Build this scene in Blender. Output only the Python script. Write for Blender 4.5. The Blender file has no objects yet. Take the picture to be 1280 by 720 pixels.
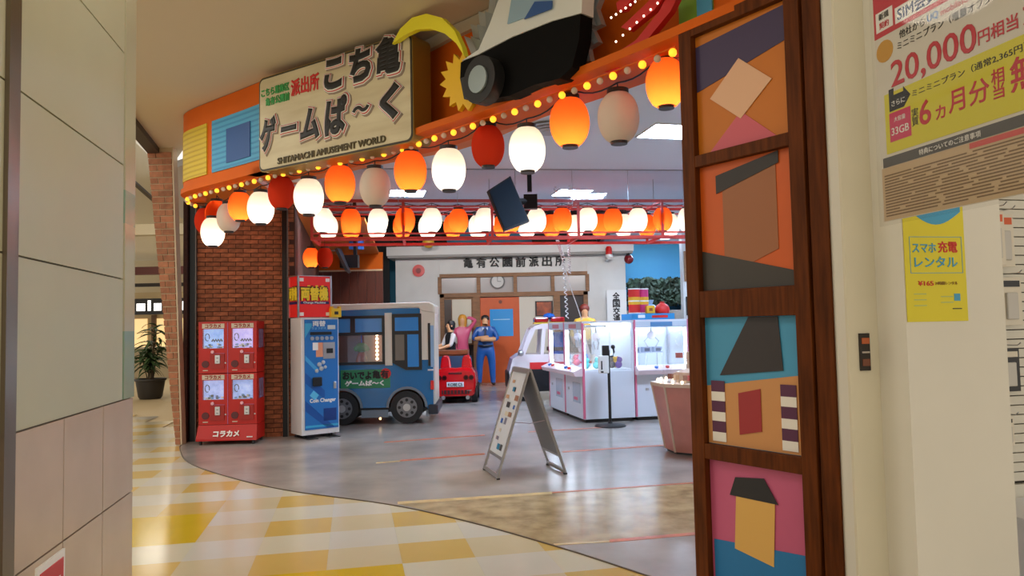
import bpy, bmesh, math, random
from mathutils import Vector, Matrix
random.seed(7)
SC = bpy.context.scene
COL = SC.collection
PI = math.pi
# ------------------------------------------------------------------ camera
F, PITCH, ROLL, EYE = 924.0, math.radians(3.0), math.radians(1.2), 1.55
fwd = Vector((0, math.cos(PITCH), math.sin(PITCH)))
up0 = Vector((0, -math.sin(PITCH), math.cos(PITCH)))
rt0 = Vector((1, 0, 0))
CUP = up0 * math.cos(ROLL) + rt0 * math.sin(ROLL)
CRT = rt0 * math.cos(ROLL) - up0 * math.sin(ROLL)
cam_d = bpy.data.cameras.new('camera')
cam_d.sensor_width = 36.0
cam_d.lens = 36.0 * F / 1280.0
cam_d.clip_start = 0.05
cam = bpy.data.objects.new('camera', cam_d)
COL.objects.link(cam)
rot = Matrix((CRT, CUP, -fwd)).transposed()
cam.matrix_world = Matrix.Translation((0, 0, EYE)) @ rot.to_4x4()
SC.camera = cam
# ------------------------------------------------------------------ world, exposure, large lights
w = bpy.data.worlds.new('world'); SC.world = w; w.use_nodes = True
bg = w.node_tree.nodes['Background']
bg.inputs[0].default_value = (1.0, 0.93, 0.82, 1)
bg.inputs[1].default_value = 1.2
SC.view_settings.view_transform = 'Standard'
SC.view_settings.look = 'None'
SC.view_settings.exposure = 0.0
SC.view_settings.gamma = 1.0
SC.view_settings.use_curve_mapping = False
SC.cycles.use_denoising = True
SC.cycles.max_bounces = 8
SC.cycles.transparent_max_bounces = 16
SC.cycles.sample_clamp_indirect = 6.0

def lin(c):
    c = c / 255.0
    return c / 12.92 if c <= 0.04045 else ((c + 0.055) / 1.055) ** 2.4
def S(r, g, b):
    return (lin(r), lin(g), lin(b), 1.0)

def area(name, loc, size, power, col=(1, 0.92, 0.8), rx=0.0, rz=0.0, sy=None):
    l = bpy.data.lights.new(name, 'AREA'); l.energy = power; l.color = col
    l.size = size
    if sy: l.shape = 'RECTANGLE'; l.size_y = sy
    else: l.shape = 'DISK'
    o = bpy.data.objects.new(name, l); COL.objects.link(o)
    o.location = loc; o.rotation_euler = (rx, 0, rz)
    return o
for i, (x, y) in enumerate([(-2.6, 4.6), (-0.6, 2.6), (0.2, 0.2), (-1.6, -1.8), (-4.0, 7.2)]):
    area('mall_downlight_lamp', (x, y, 4.10), 0.7, (20, 18, 14, 14, 12)[i])

# ------------------------------------------------------------------ pixel rays -> world points
def ray(x, y):
    return fwd + CRT * ((x - 640) / F) - CUP * ((y - 360) / F)
def at(x, y, Y):
    d = ray(x, y); return Vector((0, 0, EYE)) + d * (Y / d.y)
def fl(x, y, z=0.0):
    d = ray(x, y); return Vector((0, 0, EYE)) + d * ((z - EYE) / d.z)
TH = math.radians(12.22)                     # the mall's grid is turned by this much
U = Vector((-math.sin(TH), math.cos(TH), 0)); V = Vector((math.cos(TH), math.sin(TH), 0))

# ------------------------------------------------------------------ materials
MC = {}
def mat(name, rgb, rough=0.5, metal=0.0, var=0.0, scale=6.0, bump=0.0, emit=None, es=0.0, stretch=None,
        rnd=0.0, spec=0.5, coat=0.0, rgb2=None):
    if name in MC: return MC[name]
    m = bpy.data.materials.new(name); m.use_nodes = True
    nt = m.node_tree; b = nt.nodes['Principled BSDF']
    c = S(*rgb)
    b.inputs['Base Color'].default_value = c
    b.inputs['Roughness'].default_value = rough
    b.inputs['Metallic'].default_value = metal
    b.inputs['Specular IOR Level'].default_value = spec
    if coat:
        b.inputs['Coat Weight'].default_value = coat; b.inputs['Coat Roughness'].default_value = 0.08
    if emit:
        b.inputs['Emission Color'].default_value = S(*emit); b.inputs['Emission Strength'].default_value = es
    if var or bump or rnd or rgb2:
        tc = nt.nodes.new('ShaderNodeTexCoord'); mp = nt.nodes.new('ShaderNodeMapping')
        if stretch: mp.inputs['Scale'].default_value = stretch
        nt.links.new(tc.outputs['Object'], mp.inputs['Vector'])
        no = nt.nodes.new('ShaderNodeTexNoise'); no.inputs['Scale'].default_value = scale
        no.inputs['Detail'].default_value = 5.0
        nt.links.new(mp.outputs['Vector'], no.inputs['Vector'])
        if var or rgb2:
            mx = nt.nodes.new('ShaderNodeMix'); mx.data_type = 'RGBA'
            d = S(*rgb2) if rgb2 else tuple(max(0, v * (1 - var)) for v in c[:3]) + (1,)
            mx.inputs[6].default_value = d
            mx.inputs[7].default_value = c if rgb2 else tuple(min(1, v * (1 + var)) for v in c[:3]) + (1,)
            cr = nt.nodes.new('ShaderNodeMapRange'); cr.inputs[1].default_value = 0.32; cr.inputs[2].default_value = 0.68
            nt.links.new(no.outputs['Fac'], cr.inputs[0]); nt.links.new(cr.outputs[0], mx.inputs[0])
            src = mx.outputs[2]
            if rnd:
                oi = nt.nodes.new('ShaderNodeObjectInfo'); hs = nt.nodes.new('ShaderNodeHueSaturation')
                mr = nt.nodes.new('ShaderNodeMapRange'); mr.inputs[3].default_value = 1 - rnd; mr.inputs[4].default_value = 1 + rnd
                nt.links.new(oi.outputs['Random'], mr.inputs[0]); nt.links.new(mr.outputs[0], hs.inputs['Value'])
                nt.links.new(src, hs.inputs['Color']); src = hs.outputs[0]
            nt.links.new(src, b.inputs['Base Color'])
        if bump:
            bp = nt.nodes.new('ShaderNodeBump'); bp.inputs['Strength'].default_value = bump; bp.inputs['Distance'].default_value = 0.01
            nt.links.new(no.outputs['Fac'], bp.inputs['Height']); nt.links.new(bp.outputs[0], b.inputs['Normal'])
    MC[name] = m
    return m
def glass_mat(name, tint=(255, 255, 255), refl=0.08):
    m = bpy.data.materials.new(name); m.use_nodes = True; nt = m.node_tree; nt.nodes.clear()
    o = nt.nodes.new('ShaderNodeOutputMaterial'); t = nt.nodes.new('ShaderNodeBsdfTransparent')
    g = nt.nodes.new('ShaderNodeBsdfGlossy'); x = nt.nodes.new('ShaderNodeMixShader')
    t.inputs[0].default_value = S(*tint); g.inputs['Roughness'].default_value = 0.03
    x.inputs[0].default_value = refl
    nt.links.new(t.outputs[0], x.inputs[1]); nt.links.new(g.outputs[0], x.inputs[2]); nt.links.new(x.outputs[0], o.inputs[0])
    MC[name] = m; return m
def paper_mat(name, rgb, trans=0.75):
    m = bpy.data.materials.new(name); m.use_nodes = True; nt = m.node_tree; nt.nodes.clear()
    o = nt.nodes.new('ShaderNodeOutputMaterial'); d = nt.nodes.new('ShaderNodeBsdfDiffuse')
    t = nt.nodes.new('ShaderNodeBsdfTranslucent'); x = nt.nodes.new('ShaderNodeMixShader')
    d.inputs[0].default_value = S(*rgb); t.inputs[0].default_value = S(*rgb); x.inputs[0].default_value = trans
    nt.links.new(d.outputs[0], x.inputs[1]); nt.links.new(t.outputs[0], x.inputs[2]); nt.links.new(x.outputs[0], o.inputs[0])
    MC[name] = m; return m

M_black = mat('black_plastic', (18, 18, 20), 0.45)
M_blackm = mat('black_metal', (14, 14, 16), 0.35, 0.4)
M_white = mat('white_paint', (228, 228, 226), 0.45)
M_chrome = mat('brushed_metal', (190, 190, 192), 0.3, 0.9)
M_glass = glass_mat('clear_glass')
M_acr = glass_mat('clear_acrylic', (250, 250, 250), 0.008)
M_orange = mat('orange_paint', (212, 98, 14), 0.6, spec=0.2, var=0.05, scale=2)
M_orange_c = mat('orange_ceiling', (214, 116, 40), 0.5, var=0.04, scale=1)
M_red = mat('red_paint', (205, 28, 22), 0.3, coat=0.4)
M_letter_blk = mat('letter_black', (16, 15, 15), 0.5)
M_letter_wht = mat('letter_white', (238, 236, 230), 0.5)
M_letter_red = mat('letter_red', (205, 38, 34), 0.5)
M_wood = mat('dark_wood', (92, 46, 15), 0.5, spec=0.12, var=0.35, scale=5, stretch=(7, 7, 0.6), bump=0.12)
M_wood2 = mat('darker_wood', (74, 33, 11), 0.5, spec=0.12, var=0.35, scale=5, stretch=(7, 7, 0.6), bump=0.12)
M_cream_wall = mat('cream_wall', (220, 214, 192), 0.6, var=0.02, scale=3)
M_led = mat('led_white', (255, 255, 255), 0.5, emit=(225, 238, 255), es=5.0)
M_down = mat('downlight_glow', (255, 255, 255), 0.5, emit=(255, 240, 215), es=9.0)

# ------------------------------------------------------------------ mesh building
class MB:
    def __init__(self): self.v = []; self.f = []; self.m = []; self.mi = 0
    def add(self, vs, fs):
        b = len(self.v); self.v += [tuple(p) for p in vs]
        for q in fs: self.f.append(tuple(b + i for i in q)); self.m.append(self.mi)
        return self
    def box(self, x0, x1, y0, y1, z0, z1):
        return self.add([(x0, y0, z0), (x1, y0, z0), (x1, y1, z0), (x0, y1, z0), (x0, y0, z1), (x1, y0, z1), (x1, y1, z1), (x0, y1, z1)],
                        [(0, 3, 2, 1), (4, 5, 6, 7), (0, 1, 5, 4), (1, 2, 6, 5), (2, 3, 7, 6), (3, 0, 4, 7)])
    def prism(self, pts, ext):                       # polygon (3-D points) pushed along ext
        n = len(pts); e = Vector(ext); a = [Vector(p) for p in pts]
        nn = Vector((0, 0, 0))
        for i in range(n): nn += a[i].cross(a[(i + 1) % n])
        if nn.dot(e) < 0: a = a[::-1]
        vs = a + [p + e for p in a]
        fs = [tuple(range(n))[::-1], tuple(range(n, 2 * n))] + [(i, (i + 1) % n, n + (i + 1) % n, n + i) for i in range(n)]
        return self.add(vs, fs)
    def cyl(self, p0, p1, r0, r1=None, n=14, cap=True):
        r1 = r0 if r1 is None else r1
        a, b = Vector(p0), Vector(p1); d = (b - a).normalized()
        t = Vector((0, 0, 1)) if abs(d.z) < 0.9 else Vector((1, 0, 0))
        x = d.cross(t).normalized(); y = d.cross(x)
        vs = [a + (x * math.cos(2 * PI * i / n) + y * math.sin(2 * PI * i / n)) * r0 for i in range(n)]
        vs += [b + (x * math.cos(2 * PI * i / n) + y * math.sin(2 * PI * i / n)) * r1 for i in range(n)]
        fs = [(i, n + i, n + (i + 1) % n, (i + 1) % n) for i in range(n)]
        if cap: fs += [tuple(range(n)), tuple(range(n, 2 * n))[::-1]]
        return self.add(vs, fs)
    def tube(self, pts, r, n=8):
        pts = [Vector(p) for p in pts]; rings = []
        for i, p in enumerate(pts):
            d = (pts[min(i + 1, len(pts) - 1)] - pts[max(i - 1, 0)]).normalized()
            t = Vector((0, 0, 1)) if abs(d.z) < 0.95 else Vector((1, 0, 0))
            x = d.cross(t).normalized(); y = d.cross(x)
            rings.append([p + (x * math.cos(2 * PI * k / n) + y * math.sin(2 * PI * k / n)) * r for k in range(n)])
        vs = [q for r_ in rings for q in r_]; fs = []
        for i in range(len(pts) - 1):
            for k in range(n):
                fs.append((i * n + k, (i + 1) * n + k, (i + 1) * n + (k + 1) % n, i * n + (k + 1) % n))
        fs += [tuple(range(n)), tuple(range((len(pts) - 1) * n, len(pts) * n))[::-1]]
        return self.add(vs, fs)
    def lathe(self, prof, n=24, c=(0, 0, 0)):        # prof: (r, z) from bottom to top
        cx, cy, cz = c; vs = []; fs = []
        for r, z in prof:
            vs += [(cx + r * math.cos(2 * PI * i / n), cy + r * math.sin(2 * PI * i / n), cz + z) for i in range(n)]
        for j in range(len(prof) - 1):
            for i in range(n):
                fs.append((j * n + i, j * n + (i + 1) % n, (j + 1) * n + (i + 1) % n, (j + 1) * n + i))
        fs += [tuple(range(n))[::-1], tuple(range((len(prof) - 1) * n, len(prof) * n))]
        return self.add(vs, fs)
    def ball(self, c, r, n=12, sz=1.0):
        k = n // 2
        return self.lathe([(max(0.002, r * math.sin(PI * i / k)), -r * sz * math.cos(PI * i / k)) for i in range(k + 1)], n, c)
    def build(self, name, m, parent=None, smooth=False, bev=0.0, loc=None, rz=0.0, mats=None):
        me = bpy.data.meshes.new(name); me.from_pydata(self.v, [], self.f)
        for q in (mats or [m]): me.materials.append(q)
        if mats: me.polygons.foreach_set('material_index', self.m)
        if smooth:
            me.polygons.foreach_set('use_smooth', [True] * len(me.polygons))
            me.set_sharp_from_angle(angle=math.radians(38))
        me.update()
        o = bpy.data.objects.new(name, me); COL.objects.link(o)
        if parent: o.parent = parent
        if loc is not None: o.location = loc
        if rz: o.rotation_euler = (0, 0, rz)
        if bev:
            b = o.modifiers.new('bevel', 'BEVEL'); b.width = bev; b.segments = 2; b.limit_method = 'ANGLE'
        return o
def tag(o, label=None, cat=None, group=None, kind=None):
    if label: o['label'] = label
    if cat: o['category'] = cat
    if group: o['group'] = group
    if kind: o['kind'] = kind
    return o
def thing(name, label, cat, loc=(0, 0, 0), rz=0.0, group=None, kind=None):
    o = bpy.data.objects.new(name, None); COL.objects.link(o); o.location = loc; o.rotation_euler = (0, 0, rz)
    o.empty_display_size = 0.05
    return tag(o, label, cat, group, kind)
def bx(name, m, parent, x0, x1, y0, y1, z0, z1, bev=0.0, label=None):
    o = MB().box(x0, x1, y0, y1, z0, z1).build(name, m, parent, bev=bev)
    if label: o['label'] = label
    return o
def struct(o, label, cat):
    return tag(o, label, cat, kind='structure')
def dup(o, parent=None):
    c = o.copy(); COL.objects.link(c); c.parent = parent
    for ch in list(o.children): dup(ch, c)
    return c
ORD = ['first', 'second', 'third', 'fourth', 'fifth', 'sixth', 'seventh', 'eighth', 'ninth', 'tenth', 'eleventh', 'twelfth',
       'thirteenth', 'fourteenth', 'fifteenth', 'sixteenth', 'seventeenth', 'eighteenth', 'nineteenth', 'twentieth']

TXT = {}
def text(name, s, h, m, parent, loc, rz=0.0, width=None, bold=0.0, ext=0.002, center=True, shear=0.0, slope=0.0, vertical=False, rx=PI / 2, height=None):
    """flat lettering standing in a vertical plane; h = height of the em, width squeezes the line to that length"""
    c = bpy.data.curves.new('t', 'FONT'); c.body = '\n'.join(s) if vertical else s
    c.size = 1.0; c.extrude = max(ext, 0.0001) / h; c.shear = shear; c.resolution_u = 3
    if vertical: c.space_line = 0.92
    if bold: c.bevel_depth = bold; c.bevel_resolution = 0
    t = bpy.data.objects.new('t', c); COL.objects.link(t)
    dg = bpy.context.evaluated_depsgraph_get()
    me = bpy.data.meshes.new_from_object(t.evaluated_get(dg))
    bpy.data.objects.remove(t); bpy.data.curves.remove(c)
    xs = [v.co.x for v in me.vertices]; ys = [v.co.y for v in me.vertices]
    x0, x1, y0, y1 = min(xs), max(xs), min(ys), max(ys)
    sx = h if not width else width / (x1 - x0)
    ox = (x0 + x1) / 2 if center else x0
    oy = (y0 + y1) / 2
    sy = h if not height else height / (y1 - y0)
    for v in me.vertices:
        v.co.x = (v.co.x - ox) * sx; v.co.y = (v.co.y - oy) * sy + slope * v.co.x
        v.co.z = v.co.z * (h if not bold else min(h, ext / (ext / h + bold)))
    me.materials.clear(); me.materials.append(m)
    o = bpy.data.objects.new(name, me); COL.objects.link(o); o.parent = parent
    o.location = loc; o.rotation_euler = (rx, 0, rz)
    return o

# ================================================================== STRUCTURE
# ------------------------------------------------------------------ mall floor of square tiles
fl_root = thing('floor', 'glossy mall floor of white, cream and yellow square tiles', 'floor', kind='structure')
bed = MB().box(-20, 9, -5, 34, -0.08, -0.012).build('floor_bed', mat('tile_joint', (200, 180, 140), 0.6), fl_root)
TV, TU, V0, U0 = 0.4886, 0.463, -0.18, 5.03
TM = [mat('tile_white', (206, 200, 184), 0.16, var=0.03, scale=2, spec=0.45), mat('tile_beige', (205, 190, 154), 0.16, var=0.03, scale=2, spec=0.45),
      mat('tile_pale', (209, 201, 174), 0.16, var=0.03, scale=2, spec=0.45), mat('tile_ochre', (206, 174, 98), 0.16, var=0.04, scale=2, spec=0.45),
      mat('tile_yellow', (208, 175, 34), 0.16, var=0.04, scale=2, spec=0.45)]
def tile_kind(i, j):
    ycol = i % 2 == 1        # columns that carry the yellow
    yrow = j % 2 == 0
    if i in (-4, -3) and j in (2, 3): return 4
    if i in (-1, 0) and j in (-2, -1): return 4
    if i in (-7, -8) and j in (6, 7, 10): return 4
    if ycol and yrow: return 3
    if ycol: return 2
    if yrow: return 1
    return 0
tmesh = []
for k in range(5):
    o = MB().box(0.0002, TV - 0.0002, 0.0002, TU - 0.0002, -0.012, 0).build('floor_tile', TM[k], fl_root)
    tmesh.append(o.data); bpy.data.objects.remove(o)
far = MB()
R0 = Matrix.Rotation(TH, 4, 'Z')
def border_y(x):
    return 0
for j in range(-11, 56):
    for i in range(-26, 6):
        vc, uc = V0 + (i + 0.5) * TV, U0 + (j + 0.5) * TU
        c = V * vc + U * uc
        if c.y > 4 and c.x > -0.2 - (c.y - 5.9) * 1.05 + 1.6 and c.y > 5 - c.x: continue     # under the shop floor
        if c.x < -18 or c.x > 8: continue
        near = 2.6 < c.y < 13 and -0.62 * c.y - 0.4 < c.x < 0.3 * c.y
        if near:
            o = bpy.data.objects.new('floor_tile', tmesh[tile_kind(i, j)]); COL.objects.link(o); o.parent = fl_root
            p = V * (V0 + i * TV) + U * (U0 + j * TU); o.location = (p.x, p.y, 0); o.rotation_euler = (0, 0, TH)
        else:
            far.mi = tile_kind(i, j)
            vs = [V * (V0 + (i + a) * TV) + U * (U0 + (j + b) * TU) for a, b in ((0, 0), (1, 0), (1, 1), (0, 1))]
            far.add([(p.x, p.y, -0.0005) for p in vs], [(0, 1, 2, 3)])
fo = far.build('distant_tiles', None, fl_root, mats=TM); fo['kind'] = 'stuff'

# ------------------------------------------------------------------ storefront curve (plan)
def spline(pts, n=8):
    out = []
    P = [2 * Vector(pts[0]) - Vector(pts[1])] + [Vector(p) for p in pts] + [2 * Vector(pts[-1]) - Vector(pts[-2])]
    for i in range(1, len(P) - 2):
        for k in range(n):
            t = k / n
            out.append(0.5 * ((2 * P[i]) + (-P[i - 1] + P[i + 1]) * t + (2 * P[i - 1] - 5 * P[i] + 4 * P[i + 1] - P[i + 2]) * t * t
                              + (-P[i - 1] + 3 * P[i] - 3 * P[i + 1] + P[i + 2]) * t ** 3))
    out.append(Vector(pts[-1])); return out
floor_curve = spline([(2.2, 2.6), (1.45, 3.8), (0.742, 4.703), (0.297, 5.252), (-0.377, 5.98), (-1.13, 6.63), (-2.253, 7.313), (-3.155, 8.10), (-3.95, 9.0), (-4.523, 10.065), (-4.66, 10.43)], 6)
poly = [(p.x, p.y, 0.0) for p in floor_curve] + [(-4.9, 11.2, 0), (-7.5, 22.8, 0), (7.5, 22.8, 0), (7.5, 2.6, 0)]
M_conc = mat('polished_concrete', (172, 164, 154), 0.22, scale=1.7, rgb2=(144, 136, 129), bump=0.03)
sf = MB().prism([(x, y, -0.004) for x, y, z in poly], (0, 0, 0.009)).build('floor_shop', M_conc)
struct(sf, 'polished grey concrete floor inside the arcade', 'floor')
tr = MB().tube([(p.x, p.y, 0.003) for p in floor_curve], 0.007, 6).build('trim_4', mat('joint_strip', (80, 66, 48), 0.4, 0.5))
struct(tr, 'thin metal strip between tiled mall floor and arcade floor', 'trim')
def floor_poly(name, px, m, z):
    return MB().prism([fl(x, y, 0.004) for x, y in px], (0, 0, z - 0.004)).build(name, m, sf)
floor_poly('floor_patch', [(497, 630), (690, 617), (880, 604), (880, 665), (762, 676), (690, 681), (640, 666.5), (587, 651.5), (540, 640)], mat('tan_concrete', (194, 172, 126), 0.22, scale=5, rgb2=(142, 120, 84), bump=0.02), 0.0062)
M_ol = mat('orange_floor_line', (196, 108, 70), 0.35, var=0.2, scale=9)
M_cl = mat('cream_floor_line', (205, 180, 125), 0.35, var=0.2, scale=9)
for a, b, wd, m in [((690, 616), (878, 603), 1.2, M_ol), ((762, 676.5), (880, 666.5), 3.5, M_ol), ((497, 629), (690, 616.5), 3.0, M_cl),
                    ((500, 576), (606, 567.5), 1.6, M_ol), ((703, 565), (850, 555.5), 1.4, M_ol), ((470, 579), (500, 576.5), 1.2, M_cl),
                    ((480, 553), (606, 544), 1.0, M_ol), ((660, 540), (760, 534), 0.8, M_ol), ((692, 681), (762, 677), 2.0, M_cl)]:
    floor_poly('painted_line', [(a[0], a[1] - wd / 2), (b[0], b[1] - wd / 2), (b[0], b[1] + wd / 2), (a[0], a[1] + wd / 2)], m, 0.0072)

# ------------------------------------------------------------------ left tiled column
cl = thing('wall_left', 'beige tiled column with polished granite base', 'wall', (-1.64, 3.2, 0), TH, kind='structure')
M_tile = mat('column_tile', (190, 187, 156), 0.45, var=0.02, scale=4)
M_gran = mat('column_granite', (200, 178, 156), 0.22, var=0.05, scale=3)
M_joint = mat('column_joint', (116, 106, 88), 0.7)
bx('column_core', M_joint, cl, -1.2, -0.012, -4.0, 0.0, 0, 4.2)
def cz(px, py): return at(px, py, 3.06 if px < 160 else 3.2).z
seams = [0.03, 0.885, 1.283, 1.78, 2.255, 2.73, 3.2, 3.68, 4.17]
ys = [-3.9, -2.66, -1.17, -0.152]
for k in range(len(seams) - 1):
    base = k < 2
    yy = [-3.9, -2.66, -1.17, -0.78, -0.39, 0.0] if base else ys
    for a, b in zip(yy[:-1], yy[1:]):
        bx('panel', M_gran if base else M_tile, cl, -0.02, 0.0, a + 0.0035, b - 0.0035, seams[k] + 0.003, seams[k + 1] - 0.003)
bx('metal_strip', mat('column_metal', (120, 108, 92), 0.3, 0.7), cl, -0.02, 0.012, -1.235, -1.165, 0, 4.17)
M_mint = mat('mint_reflection_paint', (150, 176, 152), 0.15)  # mint segments paint reflections into the polished corner trim
M_mint2 = mat('pale_edge_glass', (196, 190, 160), 0.15)
z = 1.285
for k, (h, g) in enumerate([(0.28, 1), (0.45, 0), (0.14, 1), (0.9, 0), (0.2, 1), (0.24, 0), (0.18, 1), (0.5, 0)]):
    bx('corner_strip', M_mint if g else M_mint2, cl, -0.02, 0.004, -0.145, 0.0, z, min(z + h, 4.17)); z += h
    if z > 4.1: break

# ------------------------------------------------------------------ ceilings
fascia_pts = spline([(1.75, 3.2), (1.38, 3.72), (1.03, 4.20), (0.75, 4.57), (0.38, 5.03), (-0.03, 5.50), (-0.43, 5.94), (-0.68, 6.19), (-1.13, 6.66), (-2.253, 7.40), (-2.9, 7.92), (-3.5, 8.4), (-3.84, 8.7), (-3.98, 8.95), (-4.02, 9.35)], 5)
def off_pts(pts, d):
    out = []
    for i, p in enumerate(pts):
        t = (pts[min(i + 1, len(pts) - 1)] - pts[max(i - 1, 0)]).normalized()
        out.append(Vector((p.x + t.y * d, p.y - t.x * d)))        # + = into the shop
    return out
def boff(p):
    return 0.30 * max(0.0, min(1.0, (p.x + 2.3) / 1.2))
_o3 = off_pts(fascia_pts, 0.30)
board_pts = [p.lerp(q, boff(p) / 0.30) for p, q in zip(fascia_pts, _o3)]
def xl(y): return -4.49 + (y - 8.677) * (-1.269 / 4.432)
pc = [(xl(-4), -4), (xl(8), 8), (xl(11.5), 11.5)] + [(p.x, p.y) for p in reversed(off_pts(board_pts, 0.06))] + [(2.2, 2.9), (6.5, 3.4), (6.5, -4)]
o = MB().prism([(x, y, 4.2) for x, y in pc], (0, 0, 0.1)).build('ceiling_mall', mat('mall_ceiling', (206, 193, 170), 0.7))
struct(o, 'smooth beige mall ceiling over the walkway', 'ceiling')
o = MB().prism([(xl(5), 5, 4.12), (xl(11.5), 11.5, 4.12), (xl(11.5) - 0.16, 11.5, 4.12), (xl(5) - 0.16, 5, 4.12)], (0, 0, 0.14)).build('trim_2', mat('dark_bronze', (52, 40, 30), 0.5))
struct(o, 'dark bronze edge of the beige mall ceiling', 'trim')
o = MB().prism([(xl(5) - 0.55, 5, 3.9), (xl(14) - 0.55, 14, 3.9), (xl(14) - 0.62, 14, 3.9), (xl(5) - 0.62, 5, 3.9)], (0, 0, 0.04)).build('trim_3', mat('dark_bronze', (52, 40, 30), 0.5))
struct(o, 'thin dark rail beyond the mall ceiling edge', 'trim')

soff_in = off_pts(fascia_pts, 1.35)
M_shopc = mat('shop_ceiling', (214, 217, 226), 0.7)
# white-blue main ceiling
o = MB().prism([(p.x, p.y, 4.0) for p in off_pts(fascia_pts, 0.7)] + [(-5.6, 11.4, 4.0), (-7.0, 15.6, 4.0), (7.5, 15.6, 4.0), (7.5, 3.6, 4.0)], (0, 0, 0.1)).build('ceiling_shop', M_shopc)
struct(o, 'cool white arcade ceiling with recessed light panels', 'ceiling')
o = MB().box(2.7, 7.5, 15.6, 22.9, 4.0, 4.1).build('ceiling_side', M_shopc); struct(o, 'cool white ceiling over the right rear of the arcade', 'ceiling')
o = MB().box(-7.5, 2.7, 15.6, 22.9, 4.9, 5.0).box(-7.5, 2.7, 15.55, 15.62, 4.1, 5.0).box(2.66, 2.7, 15.6, 22.9, 4.1, 5.0).build('ceiling_rear', mat('dark_ceiling', (30, 32, 40), 0.8))
struct(o, 'dark raised ceiling above the police box', 'ceiling')
# orange soffit following the shop front, then an orange lowered ceiling along the left side
so = MB()
a = off_pts(fascia_pts, 0.46); _b1 = off_pts(fascia_pts, 0.92); _b2 = off_pts(fascia_pts, 1.28)
b = [p.lerp(q, max(0.0, min(1.0, (0.6 - p.x) / 1.4))) for p, q in zip(_b1, _b2)]
n = len(a)
for i in range(n - 1):
    if b[i].y < 3: continue
    if a[i].x < -3.3: continue
    so.prism([(a[i].x, a[i].y, 3.45), (a[i + 1].x, a[i + 1].y, 3.45), (b[i + 1].x, b[i + 1].y, 3.45), (b[i].x, b[i].y, 3.45)], (0, 0, 0.1))
    so.prism([(b[i].x, b[i].y, 3.45), (b[i + 1].x, b[i + 1].y, 3.45), (b[i + 1].x, b[i + 1].y, 4.0), (b[i].x, b[i].y, 4.0)], (0.01, 0.02, 0))
so = so.build('ceiling_soffit', M_orange_c); struct(so, 'orange soffit curving behind the shop front lanterns', 'ceiling')
lp = [(-3.90, 9.2), (-3.2, 9.2), (-3.35, 12.75), (-2.55, 12.85), (-3.35, 18.6), (-7.4, 18.6), (-4.75, 11.0), (-4.55, 10.4)]
o = MB().prism([(x, y, 3.46) for x, y in lp], (0, 0, 0.06)).build('ceiling_orange', M_orange_c)
struct(o, 'orange lowered ceiling along the left of the arcade', 'ceiling')

# ------------------------------------------------------------------ shop walls
M_woodwall = mat('reddish_wood_wall', (96, 44, 26), 0.5, var=0.2, scale=4, stretch=(6, 6, 0.5))
wl = thing('wall_wood', 'dark reddish wooden plank wall at the back left', 'wall', (0, 18.6, 0), kind='structure')
x = -7.4
while x < -3.3:
    bx('plank', M_woodwall, wl, x + 0.004, min(x + 0.22, -3.25) - 0.004, 0, 0.05, 0, 3.05); x += 0.22
bx('top_band', M_orange, wl, -7.4, -3.25, 0.0, 0.06, 3.05, 3.5)
bx('cap_rail', mat('pale_rail', (220, 190, 150), 0.5), wl, -7.4, -3.25, -0.02, 0.0, 3.03, 3.07)
o = MB().prism([(-3.34, 11.35, 0), (-3.48, 11.35, 0), (-5.0, 18.55, 0), (-4.85, 18.55, 0)], (0, 0, 3.46)).build('wall_side', mat('side_wall', (104, 62, 44), 0.6)); struct(o, 'brown side wall along the left of the arcade', 'wall')
o = MB().box(-7.5, 7.5, 22.8, 22.9, 0, 5.0).build('wall_back', mat('sky_mural', (58, 142, 176), 0.7, rgb2=(48, 120, 160), scale=0.5)); struct(o, 'blue sky painted back wall behind the police box', 'wall')
o = MB().box(7.4, 7.5, 2.6, 22.8, 0, 4.0).build('wall_right_shop', mat('shop_wall', (206, 206, 208), 0.6)); struct(o, 'pale right wall of the arcade', 'wall')
o = MB().box(-7.4, -3.42, 20.6, 20.66, 0, 4.9).build('wall_black', mat('black_wall', (14, 14, 16), 0.8)); struct(o, 'black wall left of the police box', 'wall')
bx_hedge_wall = MB().box(3.3, 7.4, 21.9, 22.2, 0, 1.95).build('wall_stone', mat('stone_wall', (128, 122, 116), 0.8, var=0.15, scale=8)); struct(bx_hedge_wall, 'grey stone garden wall under the hedge', 'wall')

# ------------------------------------------------------------------ brick wall and brick pier
M_brick = mat('red_brick', (150, 86, 54), 0.8, var=0.3, scale=14, rnd=0.3, bump=0.3)
M_brick2 = mat('tan_brick', (158, 104, 74), 0.8, var=0.2, scale=14, rnd=0.2, bump=0.3)
M_mort = mat('brick_mortar', (78, 46, 32), 0.9)
M_mort2 = mat('pale_mortar', (198, 178, 146), 0.9)
bw = thing('wall_brick', 'dark red brick wall behind the capsule machine', 'wall', (-4.70, 10.76, 0), TH, kind='structure')
bx('mortar_bed', M_mort, bw, 0, 1.47, 0.012, 0.2, 0, 3.46)
ch, bl = 0.0665, 0.212
bmesh_full = MB().box(0.005, bl - 0.005, 0, 0.02, 0.005, ch - 0.005).build('brick', M_brick); bm_full = bmesh_full.data; bpy.data.objects.remove(bmesh_full)
bmesh_half = MB().box(0.005, bl / 2 - 0.005, 0, 0.02, 0.005, ch - 0.005).build('brick', M_brick); bm_half = bmesh_half.data; bpy.data.objects.remove(bmesh_half)
rest = MB(); cnt = 0
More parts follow.
